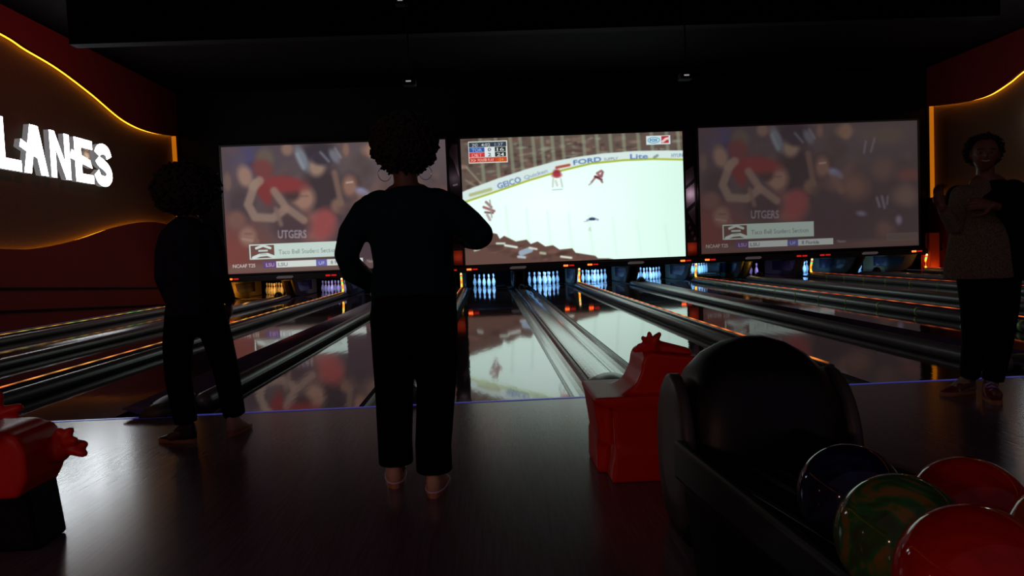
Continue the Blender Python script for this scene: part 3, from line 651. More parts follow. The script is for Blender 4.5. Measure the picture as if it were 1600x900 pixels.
def letter(ch, parent, y0, wd, h):
    bm = bmesh.new(); depth = (0, .11)
    fn = lambda u, v, t: (t, y0+u*wd, v*h)
    polys = GLY.get(ch)
    if ch == 'S':
        L, Rr = stroke(wave(Sp, 4), .25); polys = [[L[i], L[i+1], Rr[i+1], Rr[i]] for i in range(len(L)-1)]
    for q in polys: prism(bm, q, fn, *depth)
    for f in bm.faces: f.material_index = 0 if f.normal.x > .5 else 1
    o = obj('letter', bm, [M['letter'], M['letter_side']], parent)
    return o
t = thing('illuminated_sign', 'glowing white LANES lettering on the left wave-shaped wall recess', 'sign', (XL-.10, 13.55, 2.96))
for ch, y, wd in (('L', .36, .95), ('A', 1.21, .86), ('N', 2.12, .84), ('E', 2.98, .95), ('S', 3.80, .98)):
    letter(ch, t, y, wd, .95)
t2 = thing('illuminated_sign', 'sliver of a glowing white sign letter at the right edge, behind the woman', 'sign', (XR+.02, 17.55, 3.55))
obj('letter', B(((0, -.26, 0), (.1, 0.43, .45))), M['letter'], t2)

# ------------------------------------------------------------------ ceiling fittings
for (x, y, z), ph in (((-1.09, 12.0, 3.78), 'hanging above the gap left of the hockey screen'), ((3.27, 12.0, 3.73), 'hanging above the right part of the hockey screen'), ((-1.2, 12.4, 5.15), 'at the top edge of the picture')):
    z = z; t = thing('ceiling_projector', 'small dark projector with a faint glint, '+ph, 'projector', (x, y, z))
    obj('body', B(((-.10, -.08, -.04), (.10, .14, .07))), M['black'], t, bevel=.02)
    bm = bmesh.new(); tube(bm, [(0, 0, .07), (0, 0, ZC-z)], .012, 8, round_ends=False); obj('pole', bm, M['black'], t)
    bm = bmesh.new(); tube(bm, [(.04, .14, .02), (.04, .18, .02)], .035, 14, round_ends=False); obj('lens', bm, M['silver'], t, smooth=True)
    obj('vent_plate', B(((-.05, -.086, .0), (.03, -.0801, .022))), mat('vent_glint', (.3, .28, .28), .3, emit=(.5, .45, .45), es=.5), t)  # small glowing patch painted on as the glint of the casing
# ------------------------------------------------------------------ ball return
t = thing('ball_return', 'black ball return with rounded hood and ball rack, right of the red ramp', 'ball return', (0, 0, 0))
bm = bmesh.new(); rings = []
for z, a, b_ in ((.0, .335, .40), (.06, .345, .41), (.2, .345, .41), (.38, .335, .39), (.50, .31, .35), (.60, .265, .285), (.67, .20, .20), (.71, .125, .12), (.73, .05, .05)):
    n = 40; ring = []
    for q in range(n):
        th = 2*math.pi*q/n; cc, ss = math.cos(th), math.sin(th); e = .55
        ring.append((.99+a*.92*math.copysign(abs(cc)**e, cc), 2.82+b_*.68*math.copysign(abs(ss)**e, ss), z*1.01))
    rings.append(ring)
loft(bm, rings); hood = obj('hood', bm, M['blackgloss'], t, smooth=True)
for s in (-1, 1):
    bm = bmesh.new(); rr = []
    for k2, (dx, sc) in enumerate(((-.02, 1.0), (.012, 1.0), (.022, .94), (.024, .5))):
        rr.append([(.99+s*(.302+dx), 2.82+.225*sc*math.cos(a), max(.05, .30+.31*sc*math.sin(a))) for a in [2*math.pi*j/32 for j in range(32)]])
    loft(bm, rr); obj('side_panel', bm, M['grey_side'], t, smooth=True)
#bm = bmesh.new(); bmesh.ops.create_cone(bm, segments=28, radius1=.14, radius2=.14, depth=.08, cap_ends=True, matrix=Matrix.Translation((.92, 2.635, .58)) @ Matrix.Rotation(math.pi/2, 4, 'X')); obj('ball_exit', bm, M['black'], t)
def tz(y): return .497-(y-1.03)*.109
X0, X1, YA, YZ = .63, 1.08, .42, 2.62
for (a, b2, up) in ((X0, X0+.035, -.028), (X1-.05, X1, .06)):
    bm = bmesh.new(); prism(bm, [(YA, tz(YA)-.10), (YZ, .27), (YZ, .41+(up+.028)*.3), (YA, tz(YA)+up)], X_, a, b2); obj('rack_rim', bm, M['blackgloss'], t, bevel=.015)
bm = bmesh.new(); prism(bm, [(YA, tz(YA)-.06), (YZ, tz(YZ)-.06), (YZ, tz(YZ)-.035), (YA, tz(YA)-.035)], X_, X0+.035, X1-.05); obj('rack_tray', bm, M['blackgloss'], t)
for xx in (.69, .76, .885, .96):
    bm = bmesh.new(); tube(bm, [(xx, YA+.05, tz(YA+.05)-.024), (xx, YZ-.05, tz(YZ-.05)-.024)], .012, 8); obj('ball_rail', bm, M['rail'], t, smooth=True)
bm = bmesh.new(); prism(bm, [(YA+.25, 0), (2.4, 0), (2.55, tz(2.55)-.06), (YA+.1, tz(YA+.1)-.055)], X_, .64, .96); obj('pedestal', bm, M['black'], t, bevel=.02)

def marble(name, c1, c2, c3=None):
    m = mat(name, c1, .07, spec=.25, coat=.0, ior=1.5); nt = m.node_tree; b = nt.nodes['Principled BSDF']
    tc = nt.nodes.new('ShaderNodeTexCoord'); n = nt.nodes.new('ShaderNodeTexNoise'); n.inputs['Scale'].default_value = 9; n.inputs['Detail'].default_value = 6; n.inputs['Distortion'].default_value = 2.5
    rp = nt.nodes.new('ShaderNodeValToRGB'); rp.color_ramp.elements[0].color = (*c1, 1); rp.color_ramp.elements[1].color = (*c2, 1); rp.color_ramp.elements[0].position = .4; rp.color_ramp.elements[1].position = .62
    if c3: q = rp.color_ramp.elements.new(.52); q.color = (*c3, 1)
    nt.links.new(tc.outputs['Object'], n.inputs['Vector']); nt.links.new(n.outputs[0], rp.inputs[0]); nt.links.new(rp.outputs[0], b.inputs['Base Color'])
    return m
balls = [((.76, 1.58, .545), marble('navy_marble', (.006, .006, .02), (.012, .014, .06)), 'dark navy bowling ball in the rack, farthest and leftmost'),
         ((.69, 1.25, .581), marble('green_marble', (.05, .075, .02), (.24, .13, .03), (.03, .16, .04)), 'green and brown marbled bowling ball in the rack'),
         ((.885, 1.37, .568), marble('red_marble', (.60, .015, .01), (.45, .008, .006)), 'red bowling ball in the rack, behind the green one'),
         ((.67, 1.02, .606), marble('deep_red', (.62, .012, .012), (.5, .008, .008)), 'red bowling ball nearest the camera at the bottom edge'),
         ((.905, 1.125, .594), marble('orange_marble', (.75, .08, .01), (.6, .16, .03)), 'orange-red bowling ball cut off by the right edge')]
for (p, m_, lb) in balls:
    o = thing('bowling_ball', lb, 'bowling ball', p)
    bm = bmesh.new(); bmesh.ops.create_uvsphere(bm, u_segments=48, v_segments=32, radius=.1083); obj('ball_shell', bm, m_, o, smooth=True)
    base = Vector((.05, .05, .095)) if 'green' in lb else Vector((.08, .06, -.04))
    for (hx, hy) in ((0, .028), (.022, -.012), (-.022, -.012)):
        dr = (base+Vector((hx, hy, 0))).normalized(); q = Matrix.Translation(dr*.1080) @ dr.to_track_quat('Z', 'Y').to_matrix().to_4x4()
        bm = bmesh.new(); bmesh.ops.create_circle(bm, cap_ends=True, segments=16, radius=.0125, matrix=q @ Matrix.Translation((0, 0, .0012)))
        obj('finger_hole', bm, M['black'], o)

# ------------------------------------------------------------------ red ramps
def remesh(o, vox, sm=6, fac=.5):
    r = o.modifiers.new('remesh', 'REMESH'); r.mode = 'VOXEL'; r.voxel_size = vox; r.use_smooth_shade = True
    s = o.modifiers.new('smooth', 'SMOOTH'); s.iterations = sm; s.factor = fac
def claw(bm, base, dirs, r=.03):
    for d2, L in dirs:
        a = Vector(base); b2 = a+Vector(d2).normalized()*L; tube(bm, [a, a+(b2-a)*.55+Vector((0, 0, .012)), b2], [r, r*.9, r*.6], 8)
t = thing('ball_ramp', 'red plastic ramp with a raised claw, left of the black ball return', 'ramp', (0, 0, 0))
bm = bmesh.new()
prism(bm, [(.565, 0), (1.0, 0), (1.0, .39), (.555, .385)], Y_, 3.46, 3.84)
prism(bm, [(.535, .0), (1.0, 0), (1.0, .12), (.56, .15)], Y_, 3.44, 3.72)
prism(bm, [(.505, .16), (.62, .12), (.62, .39), (.475, .39)], Y_, 3.56, 3.93)
prism(bm, [(.495, .0), (.62, .0), (.62, .19), (.50, .17)], Y_, 3.62, 3.95)
prism(bm, [(.52, .35), (1.0, .35), (1.0, .40), (.475, .40), (.465, .385)], Y_, 3.45, 3.95)
prism(bm, [(.56, .39), (.62, .405), (.67, .44), (.70, .50), (.715, .575), (.745, .60), (.79, .59), (1.0, .56), (1.0, .37), (.56, .37)], Y_, 3.50, 3.82)
obj_body = obj('ramp_body', bm, M['redplastic'], t); remesh(obj_body, .010, 14)
bm = bmesh.new(); tube(bm, [(.80, 3.66, .53), (.775, 3.64, .60)], [(.05, .07), (.045, .06)], 10)
tube(bm, [(.78, 3.66, .60), (.95, 3.66, .555)], [.045, .04], 10)
claw(bm, (.775, 3.60, .585), [((-.45, -.2, .75), .085), ((-.1, -.1, .95), .09), ((.3, -.2, .85), .075), ((-.95, -.1, .15), .085), ((-.8, -.1, .45), .07)], .020)
claw(bm, (.80, 3.68, .60), [((.4, .2, .6), .07)], .022)
o = obj('claw', bm, M['redplastic'], t); remesh(o, .006, 4)
# left ramp
t = thing('ball_ramp', 'red plastic ramp on a black base, at the left edge', 'ramp', (0, 0, 0))
bm = bmesh.new()
prism(bm, [(-2.6, .22), (-1.84, .22), (-1.80, .29), (-1.80, .40), (-1.83, .465), (-1.88, .475), (-2.6, .475)], Y_, 2.92, 3.20)
prism(bm, [(-2.6, .45), (-1.90, .45), (-1.87, .475), (-1.90, .49), (-2.6, .49)], Y_, 2.88, 3.20)
o = obj('ramp_body', bm, M['redplastic'], t); remesh(o, .012, 8)
for base, dirs, r in (((-1.79, 3.12, .36), [((.6, -.1, .75), .10), ((1, 0, .15), .11), ((1, -.2, -.12), .12), ((.2, -.1, .8), .08), ((.9, -.3, .42), .10)], .03),
                      ((-2.16, 3.30, .45), [((.7, 0, .35), .13), ((.25, 0, .8), .12), ((-.3, 0, .8), .10), ((1, 0, .0), .12), ((.1, 0, .9), .14)], .034)):
    bm = bmesh.new(); ball(bm, base, .055, 14); claw(bm, base, dirs, r); o = obj('claw', bm, M['redplastic'], t); remesh(o, .007, 4)
bm = bmesh.new(); prism(bm, [(-2.6, 0), (-1.80, 0), (-1.83, .25), (-2.6, .25)], Y_, 2.96, 3.18); obj('base', bm, M['black'], t, bevel=.02)

# ------------------------------------------------------------------ people
def head(bm, c, R3, scale=1.0):
    """face looks along local -Y of R3; c = centre of the skull."""
    b2 = bmesh.new(); bmesh.ops.create_uvsphere(b2, u_segments=48, v_segments=36, radius=1)
    for v in b2.verts:
        x, y, z = v.co
        s = .076; X = x*s; Y = y*.096; Z = z*.115
        if z < 0: X *= 1-.30*(-z)**1.3; Y *= 1-.10*(-z)
        if y < 0:
            f = -y
            Y += -.004*math.exp(-((z+.75)/.2)**2)*f                                                 # chin
            Y += -.022*math.exp(-(x/.13)**2)*math.exp(-((z+.17)/.14)**2)*f                          # nose
            Y += -.010*math.exp(-(x/.10)**2)*math.exp(-((z-.02)/.16)**2)*f                          # bridge
            Y += .010*(math.exp(-((x-.42)/.17)**2)+math.exp(-((x+.42)/.17)**2))*math.exp(-((z-.03)/.10)**2)*f  # sockets
            Y += -.005*math.exp(-((z-.18)/.08)**2)*math.exp(-(x/.6)**2)*f                           # brow
            Y += -.006*math.exp(-(x/.28)**2)*math.exp(-((z+.46)/.07)**2)*f                          # lips
            Y += -.005*(math.exp(-((x-.5)/.2)**2)+math.exp(-((x+.5)/.2)**2))*math.exp(-((z+.25)/.15)**2)*f   # cheeks
        v.co = Vector((X, Y, Z))*scale
    for s in (-1, 1):
        tmp = bmesh.new(); ball(tmp, (s*.079*scale, .008*scale, -.005*scale), .03*scale, 12, (.3, .6, 1.05))
        me = bpy.data.meshes.new('x'); tmp.to_mesh(me); b2.from_mesh(me); tmp.free(); bpy.data.meshes.remove(me)
    b2.transform(Matrix.Translation(c) @ R3.to_4x4())
    me = bpy.data.meshes.new('x'); b2.to_mesh(me); bm.from_mesh(me); b2.free(); bpy.data.meshes.remove(me)
def hand(bm, wrist, fwd, palm, side, curl=.5, sc=1.0):
    """wrist point, fwd = direction of the fingers, palm = direction the palm faces, side = +1/-1 which side the thumb leaves."""
    f = Vector(fwd).normalized(); n = Vector(palm); n = (n-f*n.dot(f)).normalized(); s = f.cross(n)*side; w0 = Vector(wrist)
    tube(bm, [w0-f*.02, w0+f*.02, w0+f*.055*sc, w0+f*.085*sc], [(.026, .02), (.034, .017), (.040, .016), (.040, .014)], 10, ref=s)
    for k2, (off, L) in enumerate(((.031, .068), (.011, .078), (-.010, .073), (-.030, .058))):
        p = w0+f*.088*sc+s*off; d2 = (f+s*off*2).normalized(); pts = [p-f*.015, p]; a = 0
        for seg in (.42, .32, .26):
            a += curl*(.8+.1*k2); dd = (d2*math.cos(a)+n*math.sin(a)); p = p+dd*L*seg*sc; pts.append(p)
        tube(bm, pts, [.0095, .0095, .009, .0085, .0075], 8)
    p = w0+f*.025+s*.03; d2 = (s*.75+f*.6+n*.35).normalized(); q = p+d2*.035; q2 = q+(f*.8+s*.25+n*.45).normalized()*.032; q3 = q2+(f*.8+n*.6).normalized()*.024
    tube(bm, [w0+f*.02+s*.01, p, q, q2, q3], [.014, .014, .0115, .010, .0085], 8)
def rotz(a): return Matrix.Rotation(a, 3, 'Z')
def shoe(parent, heel, ang, m_up, m_sole, L=.285, m_toe=None, stripe=None, laces=None, pitch=0.0):
    """heel point on the ground; toe direction = ang from +Y."""
    e = bpy.data.objects.new('shoe', None)
    Mx = Matrix.Translation(heel) @ Matrix.Rotation(ang, 4, 'Z') @ Matrix.Rotation(pitch, 4, 'X')
    def outline(sc, z, n=28):
        out = []
        for k2 in range(n):
            a = 2*math.pi*k2/n; y = -math.cos(a); hw = .046*abs(math.sin(a))**.75*(1+.18*y*(1 if y > 0 else .3)); out.append((math.copysign(hw, math.sin(a))*sc, (y*.5+.5)*L, z))
        return out
    bm = bmesh.new(); loft(bm, [outline(.98, 0), outline(1.04, .008), outline(1.03, .026)]); bm.transform(Mx)
    sl = obj('shoe_sole', bm, m_sole, parent, smooth=False)
    bm = bmesh.new(); rings = []
    for k2 in range(15):
        f = k2/14; y = .008+f*(L-.016); hw = .047*(math.sin(min(max(f, .02), .98)*math.pi))**.30*(1.0 if f < .5 else 1.04)
        top = .128 if f < .28 else .128-.078*min(1, (f-.28)/.42) if f < .7 else .05-.022*((f-.7)/.3)
        if f < .05: top = .12
        rings.append([(hw*math.copysign(abs(math.cos(a))**.6, math.cos(a)), y, .024+max(0, top-.024)*max(0, math.sin(a))**.6) for a in [math.pi*j/16 for j in range(17)]])
    loft(bm, rings)
    for f in bm.faces: f.material_index = 1 if (m_toe and f.calc_center_median().y > L*.62) else 0
    bm.transform(Mx); obj('shoe', bm, [m_up, m_toe or m_up], parent, smooth=True)
    if stripe:
        bm = bmesh.new(); pts = [Vector(p)+Vector((0, 0, .0)) for p in outline(1.07, .027)]
        tube(bm, pts[:]+[pts[0]], .004, 6, round_ends=False); bm.transform(Mx); obj('sole_stripe', bm, stripe, parent)
    if laces:
        bm = bmesh.new()
        pts = []
        for k2 in range(6):
            y = L*(.40+.06*k2); z = .118-.020*k2; sg = (-1)**k2
            pts += [(-.032*sg, y, z-.016), (0, y+.008, z), (.032*sg, y+.012, z-.016)]
        tube(bm, pts, .0065, 6)
        bm.transform(Mx); obj('shoe_laces', bm, laces, parent)
    bpy.data.objects.remove(e)
def curly_hair(parent, c, rad, n, cs, m, seed=1, cut=None, core=(0, 0, 0)):
    rnd = random.Random(seed); bm = bmesh.new()
    ball(bm, Vector(c)+Vector(core), 1, 24, tuple(r*.88 for r in rad))
    for i in range(n):
        z = 1-2*(i+.5)/n; th = i*2.39996; rr = math.sqrt(max(0, 1-z*z)); d2 = Vector((rr*math.cos(th), rr*math.sin(th), z))
        if cut and cut(d2): continue
        k2 = .90+.14*rnd.random(); p = Vector(c)+Vector((d2.x*rad[0]*k2, d2.y*rad[1]*k2, d2.z*rad[2]*k2))
        s = cs*(.6+.8*rnd.random())
        t1 = d2.orthogonal().normalized(); t2 = d2.cross(t1); a0 = rnd.random()*6; pts = []
        for j in range(7):
            a = a0+j*1.5; pts.append(p+t1*math.cos(a)*s*.7+t2*math.sin(a)*s*.7+d2*(j-2)*s*.32)
        tube(bm, pts, [s*.34]*7, 5, round_ends=False)
    return obj('hair', bm, m, parent, smooth=True)
def face_parts(parent, c, R3, smile=True):
    Mx = Matrix.Translation(c) @ R3.to_4x4()
    for s in (-1, 1):
        bm = bmesh.new(); ball(bm, (s*.031, -.0775, .004), .0125, 14, (1.15, .7, .72)); bm.transform(Mx); e = obj('eye', bm, M['eye'], parent, smooth=True)
        bm = bmesh.new(); ball(bm, (s*.031, -.0855, .004), .006, 10, (1, .5, 1)); bm.transform(Mx); obj('iris', bm, M['iris'], e, smooth=True)
        bm = bmesh.new(); tube(bm, [(s*.016, -.092, .024), (s*.032, -.090, .030), (s*.048, -.080, .024)], .0032, 6); bm.transform(Mx); obj('eyebrow', bm, M['hair'], parent)
    bm = bmesh.new(); tube(bm, [(-.026, -.084, -.046), (-.013, -.095, -.052), (0, -.098, -.053), (.013, -.095, -.052), (.026, -.084, -.046)], [.003, .0055, .006, .0055, .003], 8); bm.transform(Mx); obj('lips', bm, M['lip'], parent, smooth=True)
    if smile:
        bm = bmesh.new(); tube(bm, [(-.018, -.0935, -.047), (0, -.1025, -.0505), (.018, -.0935, -.047)], [(.004, .004)]*3, 6); bm.transform(Mx); obj('teeth', bm, M['teeth'], parent)

# --- man in the middle, seen from behind
P1 = tag(thing('person', None, 'person', (0, 0, 0)), 'person in teal sweater and black trousers, back to us, beside the hockey screen', 'person')
bm = bmesh.new()
hc = Vector((-.355, 3.47, 1.565)); head(bm, hc, rotz(math.pi), .98)
tube(bm, [(-.35, 3.45, 1.36), (-.352, 3.455, 1.43), (-.355, 3.46, 1.50)], [.062, .056, .056], 14)
tube(bm, [(-.345, 3.47, .86), (-.345, 3.46, 1.05), (-.345, 3.45, 1.25), (-.345, 3.45, 1.36)], [(.16, .11), (.155, .10), (.18, .10), (.12, .07)], 18, ref=(1, 0, 0))
for pts, rd in (([(-.52, 3.45, 1.33), (-.63, 3.42, 1.10)], [.05, .036]), ([(-.63, 3.42, 1.10), (-.52, 3.64, .955)], [.04, .027]),
                ([(-.17, 3.45, 1.33), (-.03, 3.47, 1.185)], [.05, .042]), ([(-.03, 3.47, 1.185), (-.10, 3.72, 1.16)], [.04, .027]),
                ([(-.44, 3.47, .86), (-.46, 3.54, .48), (-.47, 3.60, .09)], [.085, .055, .04]), ([(-.25, 3.47, .86), (-.27, 3.45, .48), (-.285, 3.43, .09)], [.085, .055, .04]),
                ([(-.47, 3.60, .07), (-.48, 3.74, .045)], [(.035, .03), (.038, .02)]), ([(-.285, 3.43, .07), (-.28, 3.57, .045)], [(.035, .03), (.038, .02)])):
    tube(bm, pts, rd, 12)
hand(bm, (-.52, 3.64, .955), (.6, .7, -.1), (.6, -.4, .3), 1, .5)
hand(bm, (-.10, 3.72, 1.16), (-.5, .8, .1), (-.3, -.2, .9), -1, .45)
o = obj('body', bm, M['skin'], P1); remesh(o, .0055, 3)
bm = bmesh.new()
tube(bm, [(-.34, 3.47, .90), (-.338, 3.47, .97), (-.337, 3.465, 1.06), (-.34, 3.46, 1.16), (-.343, 3.455, 1.25), (-.345, 3.45, 1.31), (-.347, 3.45, 1.355), (-.35, 3.455, 1.40)],
     [(.197, .145), (.198, .145), (.180, .135), (.188, .132), (.222, .132), (.235, .12), (.19, .10), (.085, .075)], 28, ref=(1, 0, 0), round_ends=False)
tube(bm, [(-.47, 3.45, 1.315), (-.535, 3.445, 1.285), (-.60, 3.43, 1.20), (-.63, 3.42, 1.11)], [.085, .078, .066, .054], 16)
tube(bm, [(-.63, 3.42, 1.115), (-.615, 3.48, 1.03), (-.545, 3.60, .965)], [.054, .052, .042], 16)
tube(bm, [(-.22, 3.45, 1.315), (-.155, 3.45, 1.29), (-.075, 3.46, 1.225), (-.03, 3.48, 1.18)], [.085, .08, .072, .066], 16)
tube(bm, [(-.03, 3.47, 1.18), (-.045, 3.56, 1.165), (-.085, 3.68, 1.16)], [.066, .058, .044], 16)
o = obj('sweater', bm, M['sweater'], P1); remesh(o, .009, 6)
bm = bmesh.new()
tube(bm, [(-.34, 3.47, .98), (-.34, 3.47, .90), (-.345, 3.47, .80)], [(.186, .135), (.196, .15), (.198, .15)], 24, ref=(1, 0, 0))
for x0, y0, x1, y1 in ((-.446, 3.47, -.474, 3.59), (-.244, 3.47, -.280, 3.43)):
    tube(bm, [(x0, y0, .84), (x0-.003, y0+.02, .62), ((x0+x1)/2, (y0+y1)/2, .42), (x1, y1, .22), (x1, y1, .105)], [(.100, .125), (.097, .105), (.088, .095), (.083, .09), (.083, .09)], 20, ref=(1, 0, 0), round_ends=False)
o = obj('trousers', bm, M['trousers'], P1); remesh(o, .009, 5)
shoe(P1, (-.475, 3.525, 0), .10, M['shoe_tan'], M['sole'], stripe=M['sole_stripe'])
shoe(P1, (-.285, 3.355, 0), -.08, M['shoe_tan'], M['sole'], stripe=M['sole_stripe'])
curly_hair(P1, (-.35, 3.455, 1.60), (.128, .13, .120), 1500, .016, M['hair'], 3, cut=lambda d: d.y > .75 and d.z < .3)
for s in (-1, 1):
    bm = bmesh.new(); cc = Vector((-.353+s*.092, 3.455, 1.468)); pts = [cc+Vector((.028*math.cos(a), .006*math.cos(a), .032*math.sin(a))) for a in [2*math.pi*q/28 for q in range(29)]]
    tube(bm, pts, .0016, 6, round_ends=False); obj('hoop_earring', bm, M['silver'], P1)
face_parts(P1, hc, rotz(math.pi), False)

# --- person on the left with big curly hair, walking
P2 = tag(thing('person', None, 'person', (0, 0, 0)), 'person with big curly hair, denim jacket and dark trousers walking on the left', 'person')
bm = bmesh.new()
R2 = rotz(math.pi*.72); hc = Vector((-1.80, 4.72, 1.52)); head(bm, hc, R2, .98)
tube(bm, [(-1.81, 4.70, 1.33), (-1.805, 4.71, 1.46)], [.055, .05], 14)
tube(bm, [(-1.82, 4.72, .86), (-1.82, 4.70, 1.08), (-1.82, 4.69, 1.27), (-1.82, 4.69, 1.34)], [(.13, .10), (.12, .09), (.15, .095), (.10, .06)], 18, ref=(1, 0, 0))
for pts, rd in (([(-1.93, 4.68, 1.28), (-1.96, 4.66, 1.02)], [.042, .036]), ([(-1.96, 4.66, 1.02), (-1.94, 4.78, .80)], [.034, .024]),
                ([(-1.675, 4.70, 1.28), (-1.655, 4.72, 1.02)], [.042, .036]), ([(-1.655, 4.72, 1.02), (-1.66, 4.88, .84)], [.034, .024]),
                ([(-1.89, 4.71, .84), (-1.93, 4.68, .46), (-1.89, 4.68, .09)], [.075, .05, .036]), ([(-1.74, 4.71, .84), (-1.68, 4.80, .46), (-1.66, 4.84, .09)], [.075, .05, .036]),
                ([(-1.89, 4.68, .07), (-1.98, 4.65, .045)], [.034, .026]), ([(-1.66, 4.84, .07), (-1.64, 4.93, .045)], [.034, .026])):
    tube(bm, pts, rd, 12)
hand(bm, (-1.94, 4.78, .80), (.05, .25, -1), (.9, .1, .1), 1, .35); hand(bm, (-1.66, 4.88, .84), (-.1, .4, -.8), (-.9, .1, .1), -1, .4)
o = obj('body', bm, M['skin'], P2); remesh(o, .0055, 3)
bm = bmesh.new()
tube(bm, [(-1.82, 4.71, .78), (-1.82, 4.71, .92), (-1.82, 4.70, 1.06), (-1.82, 4.695, 1.20), (-1.82, 4.69, 1.28), (-1.815, 4.69, 1.325), (-1.81, 4.70, 1.375)],
     [(.165, .15), (.155, .14), (.145, .13), (.155, .125), (.155, .12), (.125, .10), (.07, .065)], 28, ref=(1, 0, 0), round_ends=False)
tube(bm, [(-1.92, 4.69, 1.265), (-1.95, 4.675, 1.18), (-1.965, 4.66, 1.02)], [.072, .064, .056], 16); tube(bm, [(-1.965, 4.66, 1.02), (-1.95, 4.75, .84)], [.056, .044], 16)
tube(bm, [(-1.69, 4.695, 1.265), (-1.67, 4.71, 1.18), (-1.655, 4.72, 1.02)], [.072, .064, .056], 16); tube(bm, [(-1.655, 4.72, 1.02), (-1.65, 4.85, .87)], [.056, .044], 16)
o = obj('denim_jacket', bm, M['denim'], P2); remesh(o, .010, 6)
bm = bmesh.new(); tube(bm, [(-1.81, 4.71, .90), (-1.80, 4.72, .78)], [(.16, .13), (.175, .14)], 24, ref=(1, 0, 0))
tube(bm, [(-1.885, 4.71, .82), (-1.92, 4.69, .60), (-1.925, 4.68, .40), (-1.895, 4.68, .12)], [(.10, .11), (.088, .095), (.078, .082), (.068, .075)], 20, round_ends=False)
tube(bm, [(-1.735, 4.72, .82), (-1.70, 4.77, .60), (-1.675, 4.81, .40), (-1.655, 4.85, .12)], [(.10, .11), (.088, .095), (.078, .082), (.068, .075)], 20, round_ends=False)
o = obj('trousers', bm, M['darkcloth'], P2); remesh(o, .010, 5)
shoe(P2, (-1.83, 4.655, 0), 1.25, M['shoe_dark'], M['sole'], .27)
shoe(P2, (-1.665, 4.765, 0), -.15, M['shoe_tan'], M['sole'], .27)
curly_hair(P2, (-1.815, 4.71, 1.555), (.172, .155, .130), 1300, .022, M['hair'], 5, cut=lambda d: (d.x > .62 and d.y > .1 and d.z < .2))
face_parts(P2, hc, R2, False)

# --- woman on the right, facing the camera
P3 = tag(thing('person', None, 'person', (0, 0, 0)), 'smiling person in dark coat and pale knitted jumper, one hand raised, right edge', 'person')
bm = bmesh.new()
R3 = rotz(-.50) @ Matrix.Rotation(.06, 3, 'Y'); hc = Vector((3.235, 4.80, 1.595)); head(bm, hc, R3, 1.0)
tube(bm, [(3.27, 4.84, 1.40), (3.25, 4.82, 1.53)], [.056, .05], 14)
tube(bm, [(3.27, 4.84, .86), (3.27, 4.84, 1.1), (3.28, 4.84, 1.32), (3.28, 4.84, 1.41)], [(.17, .12), (.16, .115), (.18, .11), (.12, .07)], 18, ref=(1, 0, 0))
for pts, rd in (([(3.10, 4.83, 1.36), (3.00, 4.74, 1.14)], [.05, .042]), ([(3.00, 4.74, 1.14), (2.86, 4.66, 1.27)], [.038, .026]),
                ([(3.46, 4.84, 1.36), (3.52, 4.74, 1.14)], [.05, .042]), ([(3.52, 4.74, 1.14), (3.13, 4.58, 1.26)], [.04, .026]),
                ([(3.19, 4.84, .86), (3.22, 4.88, .46), (3.25, 5.0, .10)], [.09, .055, .038]), ([(3.36, 4.84, .86), (3.34, 4.80, .46), (3.27, 4.80, .10)], [.09, .055, .038]),
                ([(3.25, 5.0, .07), (3.16, 4.97, .05)], [.034, .03]), ([(3.27, 4.80, .07), (3.24, 4.70, .05)], [.034, .03])):
    tube(bm, pts, rd, 12)
hand(bm, (2.86, 4.66, 1.27), (-.25, -.05, 1), (.2, -.9, .1), -1, .45); hand(bm, (3.13, 4.58, 1.26), (-1, -.1, .15), (.1, .8, -.3), 1, .4)
o = obj('body', bm, M['skin'], P3); remesh(o, .0055, 3)
bm = bmesh.new()
tube(bm, [(3.20, 4.80, .80), (3.20, 4.80, .90), (3.21, 4.80, 1.06), (3.23, 4.81, 1.22), (3.25, 4.82, 1.34), (3.26, 4.83, 1.42)], [(.235, .155), (.225, .15), (.20, .145), (.19, .135), (.16, .12), (.07, .07)], 28, ref=(1, 0, 0), round_ends=False)
tube(bm, [(3.09, 4.82, 1.34), (3.02, 4.76, 1.22), (2.985, 4.73, 1.14)], [.066, .058, .052], 14); tube(bm, [(2.985, 4.73, 1.14), (2.89, 4.68, 1.24)], [.05, .038], 14)
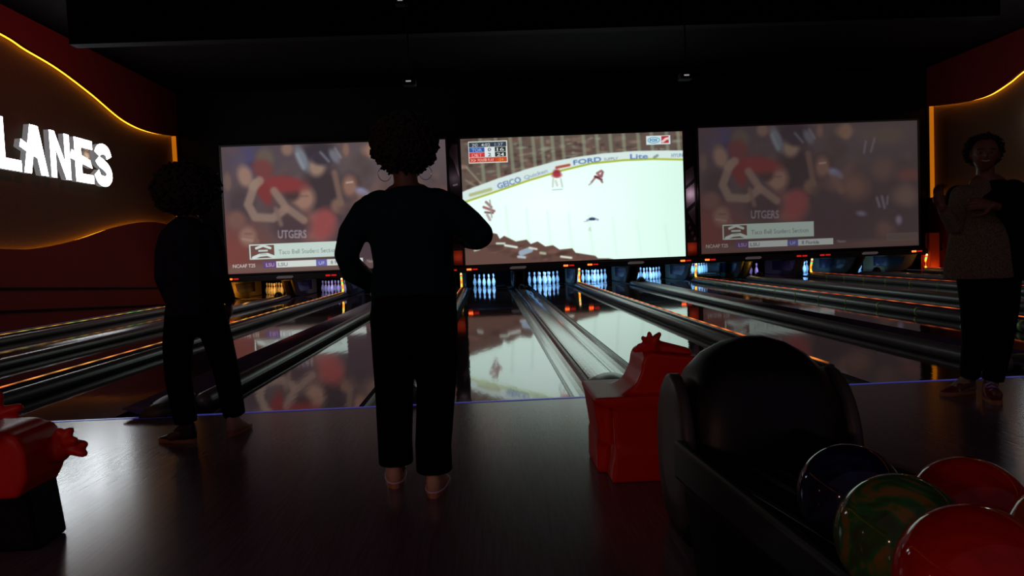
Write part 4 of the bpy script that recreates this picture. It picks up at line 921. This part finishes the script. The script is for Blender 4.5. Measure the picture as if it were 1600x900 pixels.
o = obj('knitted_jumper', bm, M['knit'], P3); remesh(o, .010, 5)
bm = bmesh.new()
tube(bm, [(3.40, 4.85, .78), (3.375, 4.85, 1.0), (3.325, 4.84, 1.2), (3.285, 4.83, 1.34), (3.28, 4.84, 1.42)], [(.17, .19), (.185, .19), (.205, .185), (.20, .168), (.095, .09)], 28, ref=(1, 0, 0), round_ends=False)
tube(bm, [(3.24, 4.88, 1.35), (3.30, 4.86, 1.43)], [(.09, .07), (.08, .06)], 14)
tube(bm, [(3.44, 4.84, 1.34), (3.53, 4.80, 1.24), (3.55, 4.74, 1.12)], [.095, .088, .078], 16); tube(bm, [(3.55, 4.74, 1.12), (3.40, 4.66, 1.15), (3.22, 4.60, 1.22)], [.078, .066, .052], 16)
tube(bm, [(3.12, 4.90, 1.34), (3.06, 4.86, 1.24)], [.075, .055], 16)
o = obj('coat', bm, M['darkcloth'], P3); remesh(o, .010, 6)
bm = bmesh.new(); tube(bm, [(3.28, 4.84, .95), (3.28, 4.84, .82)], [(.19, .14), (.195, .15)], 24, ref=(1, 0, 0))
tube(bm, [(3.19, 4.84, .86), (3.21, 4.86, .62), (3.235, 4.92, .36), (3.25, 5.0, .12)], [(.115, .12), (.095, .10), (.075, .08), (.062, .065)], 20, round_ends=False)
tube(bm, [(3.37, 4.84, .86), (3.36, 4.82, .62), (3.32, 4.80, .36), (3.275, 4.80, .12)], [(.115, .12), (.095, .10), (.078, .08), (.062, .065)], 20, round_ends=False)
o = obj('trousers', bm, M['darkcloth'], P3); remesh(o, .010, 5)
shoe(P3, (3.30, 5.02, 0), 1.75, M['shoe_grey'], M['sole'], .27, m_toe=M['shoe_red'])
shoe(P3, (3.29, 4.88, 0), 2.75, M['shoe_red'], M['sole'], .27, laces=M['lace'])
curly_hair(P3, (3.245, 4.825, 1.625), (.102, .108, .096), 800, .010, M['hair'], 9, cut=lambda d: (Vector((-.48, -.87, 0)).dot(d) > .30 and d.z < .62), core=(.016, .03, .012))
face_parts(P3, hc, R3, True)
